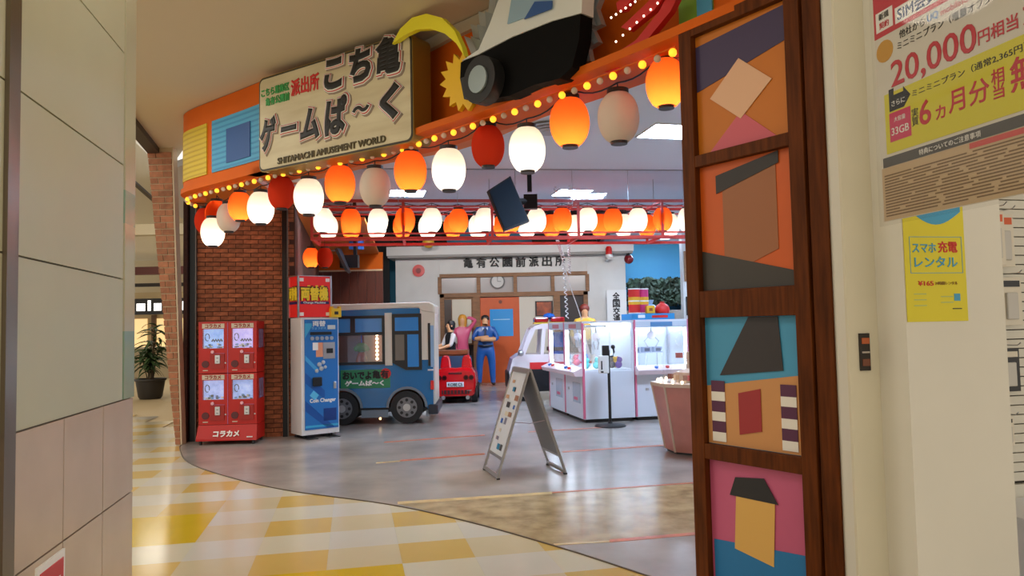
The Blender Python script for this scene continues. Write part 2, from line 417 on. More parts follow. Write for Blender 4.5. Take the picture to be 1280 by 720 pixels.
for r in range(int(3.46 / ch)):
    x = 0.0 if r % 2 == 0 else -bl / 2
    while x < 1.46:
        zc = r * ch
        x0 = max(x, 0); x1 = min(x + bl, 1.47)
        hidden = (0.35 < x0 and x1 < 1.02 and zc < 1.62) or zc < 0.1 or zc > 3.1
        d = random.uniform(-0.004, 0.003)
        if hidden or cnt > 285 or (x1 - x0) not in (bl, bl / 2) and abs(x1 - x0 - bl) > 1e-6 and abs(x1 - x0 - bl / 2) > 1e-6:
            rest.box(x0 + 0.005, x1 - 0.005, d, 0.02, zc + 0.005, zc + ch - 0.005)
        else:
            o = bpy.data.objects.new('brick', bm_full if x1 - x0 > bl * 0.75 else bm_half); COL.objects.link(o); o.parent = bw
            o.location = (x0, d, zc); cnt += 1
        x += bl
o = rest.build('bricks', M_brick, bw); o['kind'] = 'stuff'
bx('end_return', M_mort, bw, 1.40, 1.48, 0.0, 0.5, 0, 3.46)
for x in (0.055, 1.335):
    bx('guide_rail', M_blackm, bw, x - 0.035, x + 0.035, -0.09, 0.0, 0, 3.44)
    bx('rail_edge', mat('rail_grey', (110, 104, 98), 0.4, 0.4), bw, x + 0.036, x + 0.048, -0.085, 0.0, 0, 3.44)
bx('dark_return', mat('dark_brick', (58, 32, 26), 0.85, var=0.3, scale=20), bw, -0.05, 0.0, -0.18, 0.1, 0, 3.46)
# leaning pier of lighter brick with a pale edge
pr = thing('brick_pier', 'narrow tan brick pier flaring outward toward the top', 'pillar', (0, 10.40, 0))
def pl(z): return -4.742 + (-5.16 + 4.742) * z / 4.2        # left edge
def prr(z): return -4.66 + (-4.80 + 4.66) * z / 4.2
MB().prism([(pl(0) + 0.012, 0.012, 0), (prr(0), 0.012, 0), (prr(4.2), 0.012, 4.2), (pl(4.2) + 0.012, 0.012, 4.2)], (0, 0.12, 0)).build('mortar_core', M_mort2, pr)
MB().prism([(prr(0) - 0.004, 0, 0), (prr(0) + 0.016, 0, 0), (prr(4.2) + 0.016, 0, 4.2), (prr(4.2) - 0.004, 0, 4.2)], (0, 0.13, 0)).build('edge_strip', mat('pale_edge', (196, 178, 150), 0.7), pr)
ch2 = 0.092
r = 0
while (r + 1) * ch2 < 4.2:
    z0, z1 = r * ch2 + 0.007, (r + 1) * ch2 - 0.007
    cuts = [0.0, 0.62, 1.0] if r % 2 else [0.0, 0.36, 1.0]
    wdt = prr(z0) - pl(z0)
    if wdt < 0.16: cuts = [0.0, 1.0]
    for a_, b_ in zip(cuts[:-1], cuts[1:]):
        q = []
        for zz, t, s in ((z0, a_, 0.006), (z0, b_, -0.006), (z1, b_, -0.006), (z1, a_, 0.006)):
            q.append((pl(zz) + (prr(zz) - 0.006 - pl(zz)) * t + s, 0, zz))
        d = random.uniform(-0.006, 0.004)
        MB().prism([(x, d, zz) for x, y, zz in q], (0, 0.03, 0)).build('brick', M_brick2, pr)
    r += 1

# ------------------------------------------------------------------ fascia
fa = thing('trim_1', 'long curved orange fascia over the arcade entrance', 'trim', kind='structure')
def strip(pts, d0, d1, z0, z1):
    A = off_pts(pts, d0); B = off_pts(pts, d1); n = len(pts); m = MB()
    vs = []
    for i in range(n): vs += [(A[i].x, A[i].y, z0), (B[i].x, B[i].y, z0), (B[i].x, B[i].y, z1), (A[i].x, A[i].y, z1)]
    fs = []
    for i in range(n - 1):
        p, q = i * 4, i * 4 + 4
        fs += [(p, q, q + 1, p + 1), (p + 1, q + 1, q + 2, p + 2), (p + 2, q + 2, q + 3, p + 3), (p + 3, q + 3, q, p)]
    fs += [(0, 1, 2, 3), ((n - 1) * 4 + 3, (n - 1) * 4 + 2, (n - 1) * 4 + 1, (n - 1) * 4)]
    return m.add(vs, fs)
strip(board_pts, 0.0, 0.10, 3.27, 4.19).build('fascia_board', M_orange, fa, smooth=True)
strip([p for p in fascia_pts if p.x > -2.9], -0.03, 0.40, 3.22, 3.275).build('lower_molding', M_orange, fa, smooth=True)
strip([p for p in fascia_pts if p.x < -2.4], -0.03, 0.14, 3.22, 3.275).build('lower_molding', M_orange, fa, smooth=True)
strip([p for p in fascia_pts if p.x > -2.9], 0.40, 0.46, 3.22, 3.46).build('inner_return', M_orange, fa, smooth=True)
strip([p for p in board_pts if p.x > -1.0], -0.05, 0.0, 4.09, 4.19).build('top_molding', mat('white_molding', (190, 180, 160), 0.5), fa, smooth=True)
def curve_sub(px0, px1):
    def pxof(p): return 640 + F * p.x / p.y
    dense = spline([tuple(p) for p in board_pts], 6)
    return [p for p in dense if px0 <= pxof(p) <= px1]
M_ystripe = mat('yellow_picture', (214, 186, 40), 0.5)
M_bstripe = mat('blue_picture', (78, 166, 208), 0.5)
sub = curve_sub(229, 259)
p_ = strip(sub, -0.012, 0.0, 3.36, 3.95).build('picture_panel', M_ystripe, fa, smooth=True)
p_['label'] = 'yellow picture panel on the orange fascia'
for k in range(10): strip(sub, -0.015, -0.011, 3.375 + k * 0.058, 3.395 + k * 0.058).build('stripe', mat('yellow_stripe', (196, 164, 26), 0.5), p_)
sub = curve_sub(264, 342)
p_ = strip(sub, -0.012, 0.0, 3.36, 3.95).build('picture_panel', M_bstripe, fa, smooth=True)
p_['label'] = 'light blue picture panel on the orange fascia'
for k in range(10): strip(sub, -0.015, -0.011, 3.375 + k * 0.058, 3.395 + k * 0.058).build('stripe', mat('blue_stripe', (60, 142, 194), 0.5), p_)
strip(curve_sub(284, 316), -0.022, -0.015, 3.42, 3.80).build('colour_block', mat('navy_block', (38, 84, 150), 0.5), p_)
strip(curve_sub(860, 906), -0.012, 0.0, 3.40, 3.9).build('picture_panel', mat('green_picture', (120, 170, 60), 0.5), fa)
strip(curve_sub(885, 906), -0.02, -0.012, 3.42, 3.9).build('picture_panel', M_bstripe, fa)

# ------------------------------------------------------------------ right: wooden picture pillar
PD = Vector((0.576, -0.817, 0)).normalized()             # along the pillar face, towards the camera side
prz = math.atan2(PD.y, PD.x)
pil = thing('picture_pillar', 'tall dark wooden pillar framing four square picture panels', 'pillar', (0.985, 4.22, 0), prz)
# local: x along face, y into the pillar, z up
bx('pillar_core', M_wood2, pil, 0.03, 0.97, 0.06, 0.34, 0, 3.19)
bx('stile', M_wood, pil, 0.015, 0.105, 0.0, 0.30, 0, 3.25, 0.004)
bx('stile', M_wood, pil, 0.705, 0.79, 0.0, 0.30, 0, 3.25, 0.004)
bx('board', M_wood, pil, 0.80, 0.895, 0.012, 0.30, 0, 3.30, 0.003)
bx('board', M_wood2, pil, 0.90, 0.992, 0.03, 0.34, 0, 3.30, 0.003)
for z0, z1 in ((0, 0.115), (0.80, 0.882), (1.578, 1.725), (2.425, 2.492), (3.18, 3.25)):
    bx('rail', M_wood, pil, 0.105, 0.705, 0.002, 0.2, z0, z1, 0.003)
PP = [(2.492, 3.18, (198, 112, 10)), (1.725, 2.425, (206, 90, 14)), (0.882, 1.578, (68, 152, 194)), (0.115, 0.80, (198, 92, 130))]
def pshape(par, pts, rgb, nm, d=0.0385):
    MB().prism([(x, d, z_) for x, z_ in pts], (0, 0.003, 0)).build('colour_shape', mat('print_' + nm, rgb, 0.5), par)
def disc(cx, cz, rx, rz_, n=20): return [(cx + rx * math.cos(2 * PI * k / n), cz + rz_ * math.sin(2 * PI * k / n)) for k in range(n)]
pan = []
for (z0, z1, c) in PP:
    pan.append(bx('picture_panel', mat('panel_%d_%d_%d' % c, c, 0.5, var=0.05, scale=2), pil, 0.103, 0.707, 0.042, 0.06, z0 - 0.003, z1 + 0.003))
# plain colour-block stand-ins printed on the four panels
def rect(a, b, c, d): return [(a, c), (b, c), (b, d), (a, d)]
pan[0]['label'] = 'orange picture panel with purple, peach and rose colour blocks'
pshape(pan[0], [(0.108, 2.86), (0.108, 3.12), (0.70, 3.16), (0.70, 2.98)], (62, 48, 84), 'purple')
pshape(pan[0], [(0.20, 2.80), (0.40, 2.64), (0.60, 2.80), (0.40, 2.97)], (226, 178, 142), 'peach', 0.036)
pshape(pan[0], [(0.18, 2.495), (0.40, 2.68), (0.62, 2.495)], (206, 92, 106), 'rose')
pan[1]['label'] = 'deep orange picture panel with brown and charcoal colour blocks'
pshape(pan[1], [(0.26, 1.80), (0.60, 1.92), (0.60, 2.40), (0.26, 2.30)], (158, 98, 58), 'tan')
pshape(pan[1], [(0.108, 1.728), (0.108, 1.95), (0.70, 1.80), (0.70, 1.728)], (58, 52, 46), 'charcoal', 0.036)
pshape(pan[1], [(0.22, 2.26), (0.62, 2.36), (0.62, 2.422), (0.22, 2.36)], (44, 38, 36), 'dark_brown', 0.035)
pan[2]['label'] = 'sky blue picture panel with tan, white and plum colour blocks'
pshape(pan[2], [(0.108, 0.885), (0.108, 1.20), (0.70, 1.28), (0.70, 0.885)], (206, 146, 88), 'light_tan')
pshape(pan[2], [(0.20, 1.26), (0.40, 1.575), (0.58, 1.575), (0.60, 1.30)], (46, 40, 42), 'near_black', 0.036)
for k in range(3):
    for a in (0.14, 0.58):
        pshape(pan[2], rect(a, a + 0.09, 0.90 + k * 0.11, 0.95 + k * 0.11), (236, 232, 224), 'off_white', 0.034)
        pshape(pan[2], rect(a, a + 0.09, 0.95 + k * 0.11, 1.01 + k * 0.11), (86, 34, 72), 'plum', 0.034)
pshape(pan[2], [(0.32, 0.95), (0.46, 0.98), (0.46, 1.20), (0.32, 1.17)], (160, 40, 44), 'brick_red', 0.034)
pan[3]['label'] = 'pink picture panel with blue, yellow and black colour blocks'
pshape(pan[3], [(0.12, 0.12), (0.12, 0.36), (0.70, 0.40), (0.70, 0.12)], (28, 118, 178), 'blue')
pshape(pan[3], [(0.26, 0.34), (0.50, 0.30), (0.52, 0.62), (0.28, 0.62)], (224, 176, 92), 'yellow_tan', 0.036)
pshape(pan[3], [(0.24, 0.62), (0.54, 0.62), (0.46, 0.74), (0.28, 0.72)], (26, 24, 28), 'ink', 0.034)

# ------------------------------------------------------------------ right: white column, cream wall, neighbouring shop
wr = thing('wall_right', 'white column at the corner of the neighbouring shop', 'wall', (1.62, 3.05, 0), TH, kind='structure')
M_wcol = mat('white_column', (226, 223, 212), 0.6, var=0.015, scale=3)
bx('column_body', M_wcol, wr, 0.0, 0.49, 0.0, 0.6, 0, 4.2)
o = MB().box(-0.147, 0.02, 0.17, 0.185, 0, 4.2).build('wall_cream', M_cream_wall, loc=(1.62, 3.05, 0), rz=TH); struct(o, 'narrow cream wall between wooden pillar and white column', 'wall')
nt_ = thing('notice_plate', 'small dark notice plate on the cream wall', 'sign', (1.62, 3.05, 0), TH)
bx('plate', mat('plate_dark', (40, 32, 28), 0.4), nt_, -0.098, -0.050, 0.16, 0.17, 1.33, 1.49)
bx('orange_band', mat('plate_orange', (190, 96, 50), 0.5), nt_, -0.090, -0.054, 0.157, 0.161, 1.445, 1.47)
bx('pale_band', mat('plate_pale', (190, 180, 170), 0.5), nt_, -0.090, -0.054, 0.157, 0.161, 1.405, 1.412)
bx('brown_band', mat('plate_brown', (120, 70, 50), 0.5), nt_, -0.090, -0.054, 0.157, 0.161, 1.35, 1.38)
# slatwall of the neighbouring shop
SX, SY = 2.5, 4.1
sw = thing('wall_slat', 'white slatted display wall in the neighbouring shop', 'wall', (2.45, 4.15, 0), TH, kind='structure')
bx('backing', mat('slat_gap', (60, 54, 46), 0.8), sw, -0.1, 2.2, 0.03, 0.1, 0.0, 2.7)
M_slat = mat('slat_white', (218, 214, 200), 0.5)
z = 0.62
while z < 2.65:
    bx('slat', M_slat, sw, -0.1, 2.2, 0.0, 0.03, z, z + 0.047); z += 0.0535
bx('kick_panel', M_slat, sw, -0.1, 2.2, 0.0, 0.03, 0.0, 0.60)
sh = thing('display_shelf', 'white low display shelf under the slatted wall', 'shelf', (2.45, 4.15, 0), TH)
bx('shelf_top', M_white, sh, 0.02, 2.1, -0.42, -0.01, 0.50, 0.53)
bx('shelf_front', M_white, sh, 0.04, 2.1, -0.40, -0.37, 0.0, 0.50)
bx('shelf_side', M_white, sh, 0.04, 0.07, -0.37, -0.01, 0.0, 0.50)
def pack(x, z0, wd, h, body, head, lab, n=1, dy=0.03):
    t = thing('hanging_pack', lab, 'package', (2.45, 4.15, 0), TH)
    t.location = Vector((2.45, 4.15, 0)) + V * x
    for k in range(n):
        y = -0.06 - k * dy
        bx('card', body, t, 0, wd, y, y + 0.012, z0, z0 + h, 0.002)
        bx('header_print', head, t, 0.012, wd - 0.012, y - 0.002, y, z0 + h * 0.80, z0 + h * 0.93)
        bx('blister', mat('blister_grey', (196, 192, 184), 0.3), t, wd * 0.25, wd * 0.75, y - 0.016, y - 0.001, z0 + h * 0.12, z0 + h * 0.68, 0.006)
    MB().tube([(wd / 2, 0.0, z0 + h + 0.02), (wd / 2, -0.06 - n * dy - 0.03, z0 + h + 0.02), (wd / 2, -0.06 - n * dy - 0.05, z0 + h + 0.035)], 0.003, 6).build('hook', M_chrome, t)
    return t
M_or = mat('pack_orange', (214, 92, 40), 0.5); M_card = mat('pack_card', (222, 214, 196), 0.5); M_pk = mat('pack_black', (34, 32, 34), 0.4)
M_pinkp = mat('pack_pink', (206, 120, 120), 0.5)
pack(0.10, 1.83, 0.13, 0.30, M_card, M_or, 'row of cream packs with orange headers, highest on slatted wall', 4, 0.035)
pack(0.27, 1.83, 0.13, 0.30, M_card, M_or, 'cream pack with orange header beside the highest row')
pack(0.10, 1.50, 0.15, 0.27, M_card, M_or, 'white pack with orange header, second row of slatted wall')
pack(0.28, 1.50, 0.15, 0.27, M_card, M_pk, 'white pack with black header, second row of slatted wall')
pack(0.07, 1.13, 0.14, 0.24, M_pk, M_or, 'black pack with orange header hanging on the slatted wall', 2)
pack(0.25, 1.13, 0.14, 0.24, M_pk, M_card, 'black pack with cream header hanging on the slatted wall')
pack(0.15, 0.83, 0.06, 0.16, M_card, M_pinkp, 'narrow cream pack with pink header, lowest on slatted wall', 2)
pack(0.23, 0.83, 0.10, 0.16, M_card, M_pk, 'lowest pack with dark header on the slatted wall')
# yellow leaflet poster taped on the column
yp = thing('rental_poster', 'yellow phone charging rental poster taped on the white column', 'poster', (1.62, 3.05, 0), TH)
bx('paper', mat('poster_yellow', (226, 212, 22), 0.5), yp, 0.005, 0.30, -0.004, -0.001, 1.535, 2.02)
M_pblue = mat('poster_blue', (64, 160, 206), 0.5)
MB().prism([(0.04 + 0.245 * k / 12, -0.005, 1.995 - 0.055 * math.sin(PI * k / 12)) for k in range(13)] + [(0.285, -0.005, 2.02), (0.04, -0.005, 2.02)], (0, 0.001, 0)).build('blue_arc', M_pblue, yp)
text('lettering', 'スマホ', 0.047, M_pblue, yp, (0.10, -0.0045, 1.842), width=0.115, bold=0.015)
text('lettering', '充電', 0.05, M_letter_red, yp, (0.215, -0.0045, 1.846), width=0.095, bold=0.02)
text('lettering', 'レンタル', 0.05, M_pblue, yp, (0.155, -0.0045, 1.783), width=0.21, bold=0.015)
text('lettering', '¥165', 0.026, M_letter_red, yp, (0.10, -0.0045, 1.694), width=0.075, bold=0.02)
text('lettering', '24時間レンタル', 0.016, mat('poster_brown', (150, 110, 40), 0.5), yp, (0.20, -0.0045, 1.694), width=0.11)
for x0, x1, z0, z1 in ((0.03, 0.285, 1.736, 1.738), (0.03, 0.285, 1.887, 1.889), (0.03, 0.032, 1.738, 1.887), (0.283, 0.285, 1.738, 1.887)):
    bx('frame_line', M_pblue, yp, x0, x1, -0.0052, -0.004, z0, z1)
for k in range(5):
    bx('print_line', mat('poster_pale', (180, 196, 120), 0.5), yp, 0.04 + 0.13 * (k % 2), 0.10 + 0.13 * (k % 2), -0.0052, -0.004, 1.60 + 0.012 * k, 1.604 + 0.012 * k)
bx('print_line', M_pblue, yp, 0.235, 0.265, -0.0052, -0.004, 1.62, 1.65)
bx('print_line', M_letter_blk, yp, 0.225, 0.27, -0.0052, -0.004, 1.585, 1.589)
# big sale poster in a clear sleeve hanging from the ceiling
po = thing('sale_poster', 'large mobile plan sale poster hanging in a clear sleeve', 'poster', (1.145, 2.30, 0), TH - PI / 2)
# local x = towards the camera along the mall, y = away from the walkway (into the neighbouring shop)
POW = 0.80
bx('paper', mat('poster_paper', (214, 208, 194), 0.4), po, 0.03, POW, 0.0, 0.002, 1.848, 2.78)
bx('sleeve', M_acr, po, 0.018, POW + 0.012, -0.004, -0.003, 1.835, 2.80)
M_pred = mat('poster_red', (196, 40, 52), 0.45); M_pyel = mat('poster_lime', (214, 204, 40), 0.45); M_pgrey = mat('poster_grey', (84, 82, 78), 0.45)
bx('red_band', M_pred, po, 0.03, POW, -0.0008, 0, 2.419, 2.78)
bx('white_box', M_letter_wht, po, 0.04, 0.112, -0.0014, -0.0008, 2.436, 2.498)
bx('white_box', M_letter_wht, po, 0.122, 0.60, -0.0014, -0.0008, 2.434, 2.482)
text('lettering', '新規', 0.022, M_letter_blk, po, (0.075, -0.0018, 2.482), bold=0.02, ext=0.0005)
text('lettering', '契約', 0.022, M_pred, po, (0.075, -0.0018, 2.454), bold=0.02, ext=0.0005)
text('lettering', 'SIM会員', 0.046, mat('poster_navy', (46, 74, 120), 0.45), po, (0.132, -0.0018, 2.459), center=False, bold=0.02, ext=0.0005)
text('lettering', '他社から', 0.026, M_letter_blk, po, (0.135, -0.001, 2.397), center=False, ext=0.0005)
text('lettering', 'UQ', 0.028, mat('poster_skyblue', (80, 140, 200), 0.45), po, (0.245, -0.001, 2.397), center=False, bold=0.01, ext=0.0005)
text('lettering', 'mobileにのりかえ', 0.026, M_pred, po, (0.295, -0.001, 2.397), center=False, ext=0.0005)
text('lettering', 'ミニミニプラン（増量オプション込み）', 0.026, M_letter_blk, po, (0.125, -0.001, 2.365), center=False, width=0.45, ext=0.0005)
text('lettering', '20,000', 0.108, M_pred, po, (0.093, -0.001, 2.282), center=False, width=0.315, bold=0.012, ext=0.0005)
text('lettering', '円相当', 0.042, M_pred, po, (0.412, -0.001, 2.277), center=False, width=0.12, bold=0.015, ext=0.0005)
text('lettering', '還元', 0.08, M_pred, po, (0.545, -0.001, 2.29), center=False, bold=0.015, ext=0.0005)
MB().prism([(0.071 + 0.036 * math.cos(k * PI / 8), -0.001, 2.371 + 0.034 * math.sin(k * PI / 8)) for k in range(16)], (0, 0.001, 0)).build('gold_seal', mat('poster_gold', (200, 146, 40), 0.45), po)
bx('yellow_band', M_pyel, po, 0.06, POW, -0.0008, 0, 2.052, 2.236)
text('lettering', 'ミニミニプラン（通常2,365円）の', 0.022, M_letter_blk, po, (0.175, -0.0012, 2.205), center=False, width=0.42, ext=0.0005)
MB().prism([(0.08, -0.0012, 2.178), (0.08, -0.0012, 2.246), (0.10, -0.0012, 2.246), (0.10, -0.0012, 2.225), (0.14, -0.0012, 2.225), (0.14, -0.0012, 2.24), (0.168, -0.0012, 2.207), (0.14, -0.0012, 2.178)], (0, 0.001, 0)).build('arrow', M_letter_blk, po)
text('lettering', 'さらに', 0.02, M_letter_wht, po, (0.118, -0.0016, 2.20), ext=0.0005)
bx('pink_box', mat('poster_pink', (206, 56, 96), 0.45), po, 0.078, 0.165, -0.0012, 0, 2.085, 2.173)
text('lettering', '33GB', 0.032, M_letter_wht, po, (0.121, -0.0016, 2.115), bold=0.01, ext=0.0005)
text('lettering', '大容量', 0.016, M_letter_wht, po, (0.121, -0.0016, 2.15), ext=0.0005)
text('lettering', '実質', 0.028, M_letter_blk, po, (0.182, -0.0012, 2.135), vertical=True, ext=0.0005)
text('lettering', '6', 0.098, M_pred, po, (0.198, -0.0012, 2.138), center=False, bold=0.015, ext=0.0005)
text('lettering', 'カ', 0.045, M_pred, po, (0.258, -0.0012, 2.122), center=False, bold=0.02, ext=0.0005)
text('lettering', '月分', 0.068, M_pred, po, (0.305, -0.0012, 2.138), center=False, bold=0.015, ext=0.0005)
text('lettering', '相当', 0.042, M_pred, po, (0.465, -0.0012, 2.14), vertical=True, bold=0.015, ext=0.0005)
text('lettering', '無料', 0.09, M_pred, po, (0.50, -0.0012, 2.145), center=False, bold=0.015, ext=0.0005)
bx('grey_band', M_pgrey, po, 0.042, POW, -0.0008, 0, 2.013, 2.043)
text('lettering', '特典についてのご注意事項', 0.018, M_letter_wht, po, (0.19, -0.0012, 2.028), center=False, ext=0.0005)
bx('fine_print_ground', mat('poster_tan', (198, 172, 136), 0.45), po, 0.035, POW, -0.0006, 0, 1.85, 2.012)
bx('red_strip', mat('poster_salmon', (206, 88, 84), 0.45), po, 0.367, POW, -0.0010, 0, 1.995, 2.010)
M_fp = mat('fine_print', (128, 104, 76), 0.5)
for k in range(15):
    zz = 1.985 - k * 0.0088
    x = 0.045
    while x < POW - 0.05:
        l = random.uniform(0.05, 0.22)
        if x + l > POW - 0.02: break
        bx('print_line', M_fp, po, x, x + l, -0.0010, 0, zz, zz + 0.004); x += l + random.uniform(0.006, 0.03)
for x in (0.1, 0.7): MB().cyl((x, -0.002, 2.79), (x, -0.002, 4.2), 0.0012, n=5).build('hanging_line', M_acr, po)

# ------------------------------------------------------------------ left: leaflet on a stand in front of the column
lf = thing('leaflet_stand', 'small white and red notice on a thin stand by the granite base', 'sign', (-1.285, 2.08, 0), TH - PI / 2)
q = at(57, 716, 2.0)
MB().prism([(-0.07, 0, 0.70), (0.12, 0, 0.70), (0.12, 0, 0.945), (-0.07, 0, 0.945)], (0, 0.006, 0)).build('board', M_letter_wht, lf)
bx('red_print', M_pred, lf, -0.055, 0.105, 0.006, 0.008, 0.72, 0.925)
for k in range(3): bx('print_line', M_letter_wht, lf, -0.03, 0.08, 0.008, 0.0095, 0.80 + k * 0.035, 0.812 + k * 0.035)
MB().cyl((0.02, -0.008, 0.0), (0.02, -0.008, 0.75), 0.006, n=8).build('post', M_chrome, lf)
MB().lathe([(0.06, 0.0), (0.06, 0.012), (0.015, 0.02)], 20, (0.02, -0.008, 0)).build('base', M_chrome, lf)

# ================================================================== SIGN AND FASCIA DECORATIONS
SA, SB = Vector((-2.53, 7.40, 0)), Vector((-0.815, 6.27, 0))
sdir = (SB - SA).normalized(); srz = math.atan2(sdir.y, sdir.x); SW = (SB - SA).length
sg = thing('shop_sign', 'large cream signboard with brush lettering on the orange fascia', 'sign', (SA.x, SA.y, 3.155), srz)
def rrect(x0, x1, z0, z1, r, y, n=5):
    p = []
    for cx, cz_, a0 in ((x1 - r, z1 - r, 0), (x0 + r, z1 - r, PI / 2), (x0 + r, z0 + r, PI), (x1 - r, z0 + r, 1.5 * PI)):
        for k in range(n + 1): a = a0 + k * PI / 2 / n; p.append((cx + r * math.cos(a), y, cz_ + r * math.sin(a)))
    return p
SH = 0.965
MB().prism(rrect(0, SW, 0, SH, 0.07, 0.0), (0, 0.24, 0)).build('sign_box', mat('sign_gold', (150, 122, 50), 0.4, 0.3), sg)
MB().prism(rrect(0.008, SW - 0.008, 0.008, SH - 0.008, 0.065, -0.004), (0, 0.004, 0)).build('dark_edge', mat('sign_dark', (50, 44, 30), 0.5), sg)
sface = MB().prism(rrect(0.025, SW - 0.025, 0.025, SH - 0.025, 0.055, -0.008), (0, 0.006, 0)).build('sign_face', mat('sign_cream', (216, 206, 172), 0.5, scale=2.2, rgb2=(196, 182, 146), stretch=(0.6, 1, 4)), sg)
def brush(s, x, zc, wd, ht, shear=0.10, bold=0.055):
    y = -0.009
    for nm, m, grow_, dy, dx in (('outline', mat('sign_shadow', (150, 134, 120), 0.6), 0.062, 0.001, 0.016), ('outline', M_letter_wht, 0.058, 0.004, 0.0), ('outline', M_letter_red, 0.040, 0.008, 0.0), ('outline', M_letter_wht, 0.024, 0.012, 0.0), ('lettering', M_letter_blk, 0.0, 0.017, 0.0)):
        text(nm, s, 0.4, m, sg, (x + dx, y - dy, zc - dx), width=wd + grow_, height=ht + grow_, bold=bold + grow_ * 0.9, ext=0.003, shear=shear)
brush('こ', 1.095, 0.785, 0.24, 0.29)
brush('ち', 1.445, 0.795, 0.27, 0.31)
brush('亀', 1.785, 0.81, 0.30, 0.34, bold=0.045)
brush('ゲ', 0.165, 0.365, 0.25, 0.35)
brush('ー', 0.475, 0.375, 0.23, 0.055)
brush('ム', 0.775, 0.365, 0.27, 0.31)
brush('ぱ', 1.13, 0.385, 0.30, 0.36)
brush('〜', 1.45, 0.39, 0.22, 0.065)
brush('く', 1.80, 0.39, 0.24, 0.33, bold=0.07)
M_gre = mat('sign_green', (44, 150, 70), 0.5)
text('lettering', 'こちら葛飾区', 0.085, M_gre, sg, (0.26, -0.012, 0.80), width=0.42, bold=0.035, ext=0.004)
text('lettering', '亀有公園前', 0.085, M_gre, sg, (0.295, -0.012, 0.70), width=0.36, bold=0.035, ext=0.004)
text('lettering', '派出所', 0.17, M_letter_red, sg, (0.695, -0.012, 0.765), width=0.40, bold=0.03, ext=0.004)
text('lettering', 'SHITAMACHI AMUSEMENT WORLD', 0.085, mat('sign_olive', (84, 72, 36), 0.4), sg, (1.02, -0.014, 0.075), width=1.44, bold=0.02, ext=0.008)

# decorations stand on a vertical plane a little in front of the fascia
DA, DB = Vector((-0.62 + 0.16, 5.95 + 0.155, 0)), Vector((1.0 + 0.16, 4.25 + 0.155, 0))
ddir = (DB - DA).normalized(); dn = Vector((ddir.y, -ddir.x, 0))
if dn.y > 0: dn = -dn
def deco(px, off):
    out = []; o0 = DA + dn * off
    for x, y in px:
        d = ray(x, y); t = (o0 - Vector((0, 0, EYE))).dot(dn) / d.dot(dn); out.append(Vector((0, 0, EYE)) + d * t)
    return out
def dpart(name, px, m, parent, off, th, bev=0.0):
    return MB().prism(deco(px, off), -dn * th).build(name, m, parent, bev=bev)
pcr = thing('patrol_car_relief', 'black and white patrol car cutout bursting from the fascia', 'sign')
M_burst = mat('silver_burst', (176, 184, 188), 0.3, 0.5)
burst = [(590, 70), (580, 45), (592, 50), (588, 30), (600, 34), (598, 14), (610, 18), (612, -4), (660, -8), (752, -8), (745, 10), (752, 30), (740, 36), (748, 52), (735, 60), (738, 76), (722, 78), (718, 92), (702, 92), (698, 104), (660, 108), (620, 100)]
dpart('burst_plate', burst, M_burst, pcr, 0.06, 0.05)
dpart('burst_plate', [(x - 12 if x > 640 else x + 8, y) for x, y in burst], mat('silver_burst2', (150, 160, 166), 0.3, 0.5), pcr, 0.12, 0.05)
dpart('upper_body', [(577, 76), (598, 62), (612, 30), (622, 2), (632, -12), (728, -14), (727, 16), (690, 26), (640, 46), (598, 68)], mat('car_white', (222, 226, 222), 0.35), pcr, 0.26, 0.12)
dpart('windscreen', [(634, 30), (640, -6), (688, -10), (690, 10), (660, 20)], mat('car_glass_blue', (150, 180, 200), 0.15), pcr, 0.272, 0.012)
dpart('window_print', [(655, 24), (668, 2), (690, 1), (689, 11)], mat('navy_block', (38, 84, 150), 0.5), pcr, 0.278, 0.008)
dpart('lower_body', [(576, 78), (598, 66), (640, 46), (690, 26), (726, 14), (724, 48), (715, 84), (700, 98), (668, 106), (636, 120), (600, 126), (582, 122), (575, 98)], mat('car_black', (13, 13, 14), 0.75, spec=0.1), pcr, 0.25, 0.12)
dpart('bumper', [(575, 98), (590, 92), (592, 118), (580, 124)], M_black, pcr, 0.30, 0.12)
c0 = deco([(611, 103)], 0.26)[0]
MB().cyl(c0, c0 + dn * 0.10, 0.175, n=28).build('tire', mat('tire_black', (22, 22, 23), 0.6), pcr, smooth=True)
MB().cyl(c0 + dn * 0.095, c0 + dn * 0.115, 0.10, n=24).build('hubcap', mat('hub_grey', (150, 164, 166), 0.35, 0.4), pcr, smooth=True)
ys_ = thing('star_burst', 'yellow zigzag star burst beside the patrol car cutout', 'sign')
star = []
cx, cy = 578, 102
for k in range(18):
    a = PI * 0.42 + k * PI * 1.16 / 17; r = 30 if k % 2 else 22
    star.append((cx + r * math.cos(a) * 0.95, cy - r * math.sin(a) * 1.25))
dpart('star_plate', star + [(590, 130), (586, 75)], mat('star_yellow', (240, 190, 30), 0.4), ys_, 0.16, 0.04)
cr_ = thing('yellow_swoosh', 'curved yellow plate sweeping above the signboard end', 'sign')
dpart('swoosh_plate', [(490, 55), (500, 36), (515, 22), (533, 17), (552, 22), (568, 38), (577, 58), (580, 70), (570, 54), (556, 42), (538, 36), (520, 37), (505, 44)], mat('swoosh_yellow', (246, 236, 50), 0.4), cr_, 0.24, 0.05)
ra = thing('red_arrow_strips', 'slanted red plates with tiny lights on the fascia', 'sign')
dpart('red_plate', [(750, 88), (756, 76), (795, 50), (824, 14), (836, -10), (850, -10), (838, 14), (802, 58), (764, 92)], M_letter_red, ra, 0.10, 0.05)
dpart('red_plate', [(776, 34), (806, 6), (822, -10), (832, -8), (818, 12), (786, 38)], M_letter_red, ra, 0.12, 0.05)
dpart('red_plate', [(770, 4), (782, -6), (794, -8), (780, 12), (772, 14)], M_letter_red, ra, 0.12, 0.05)
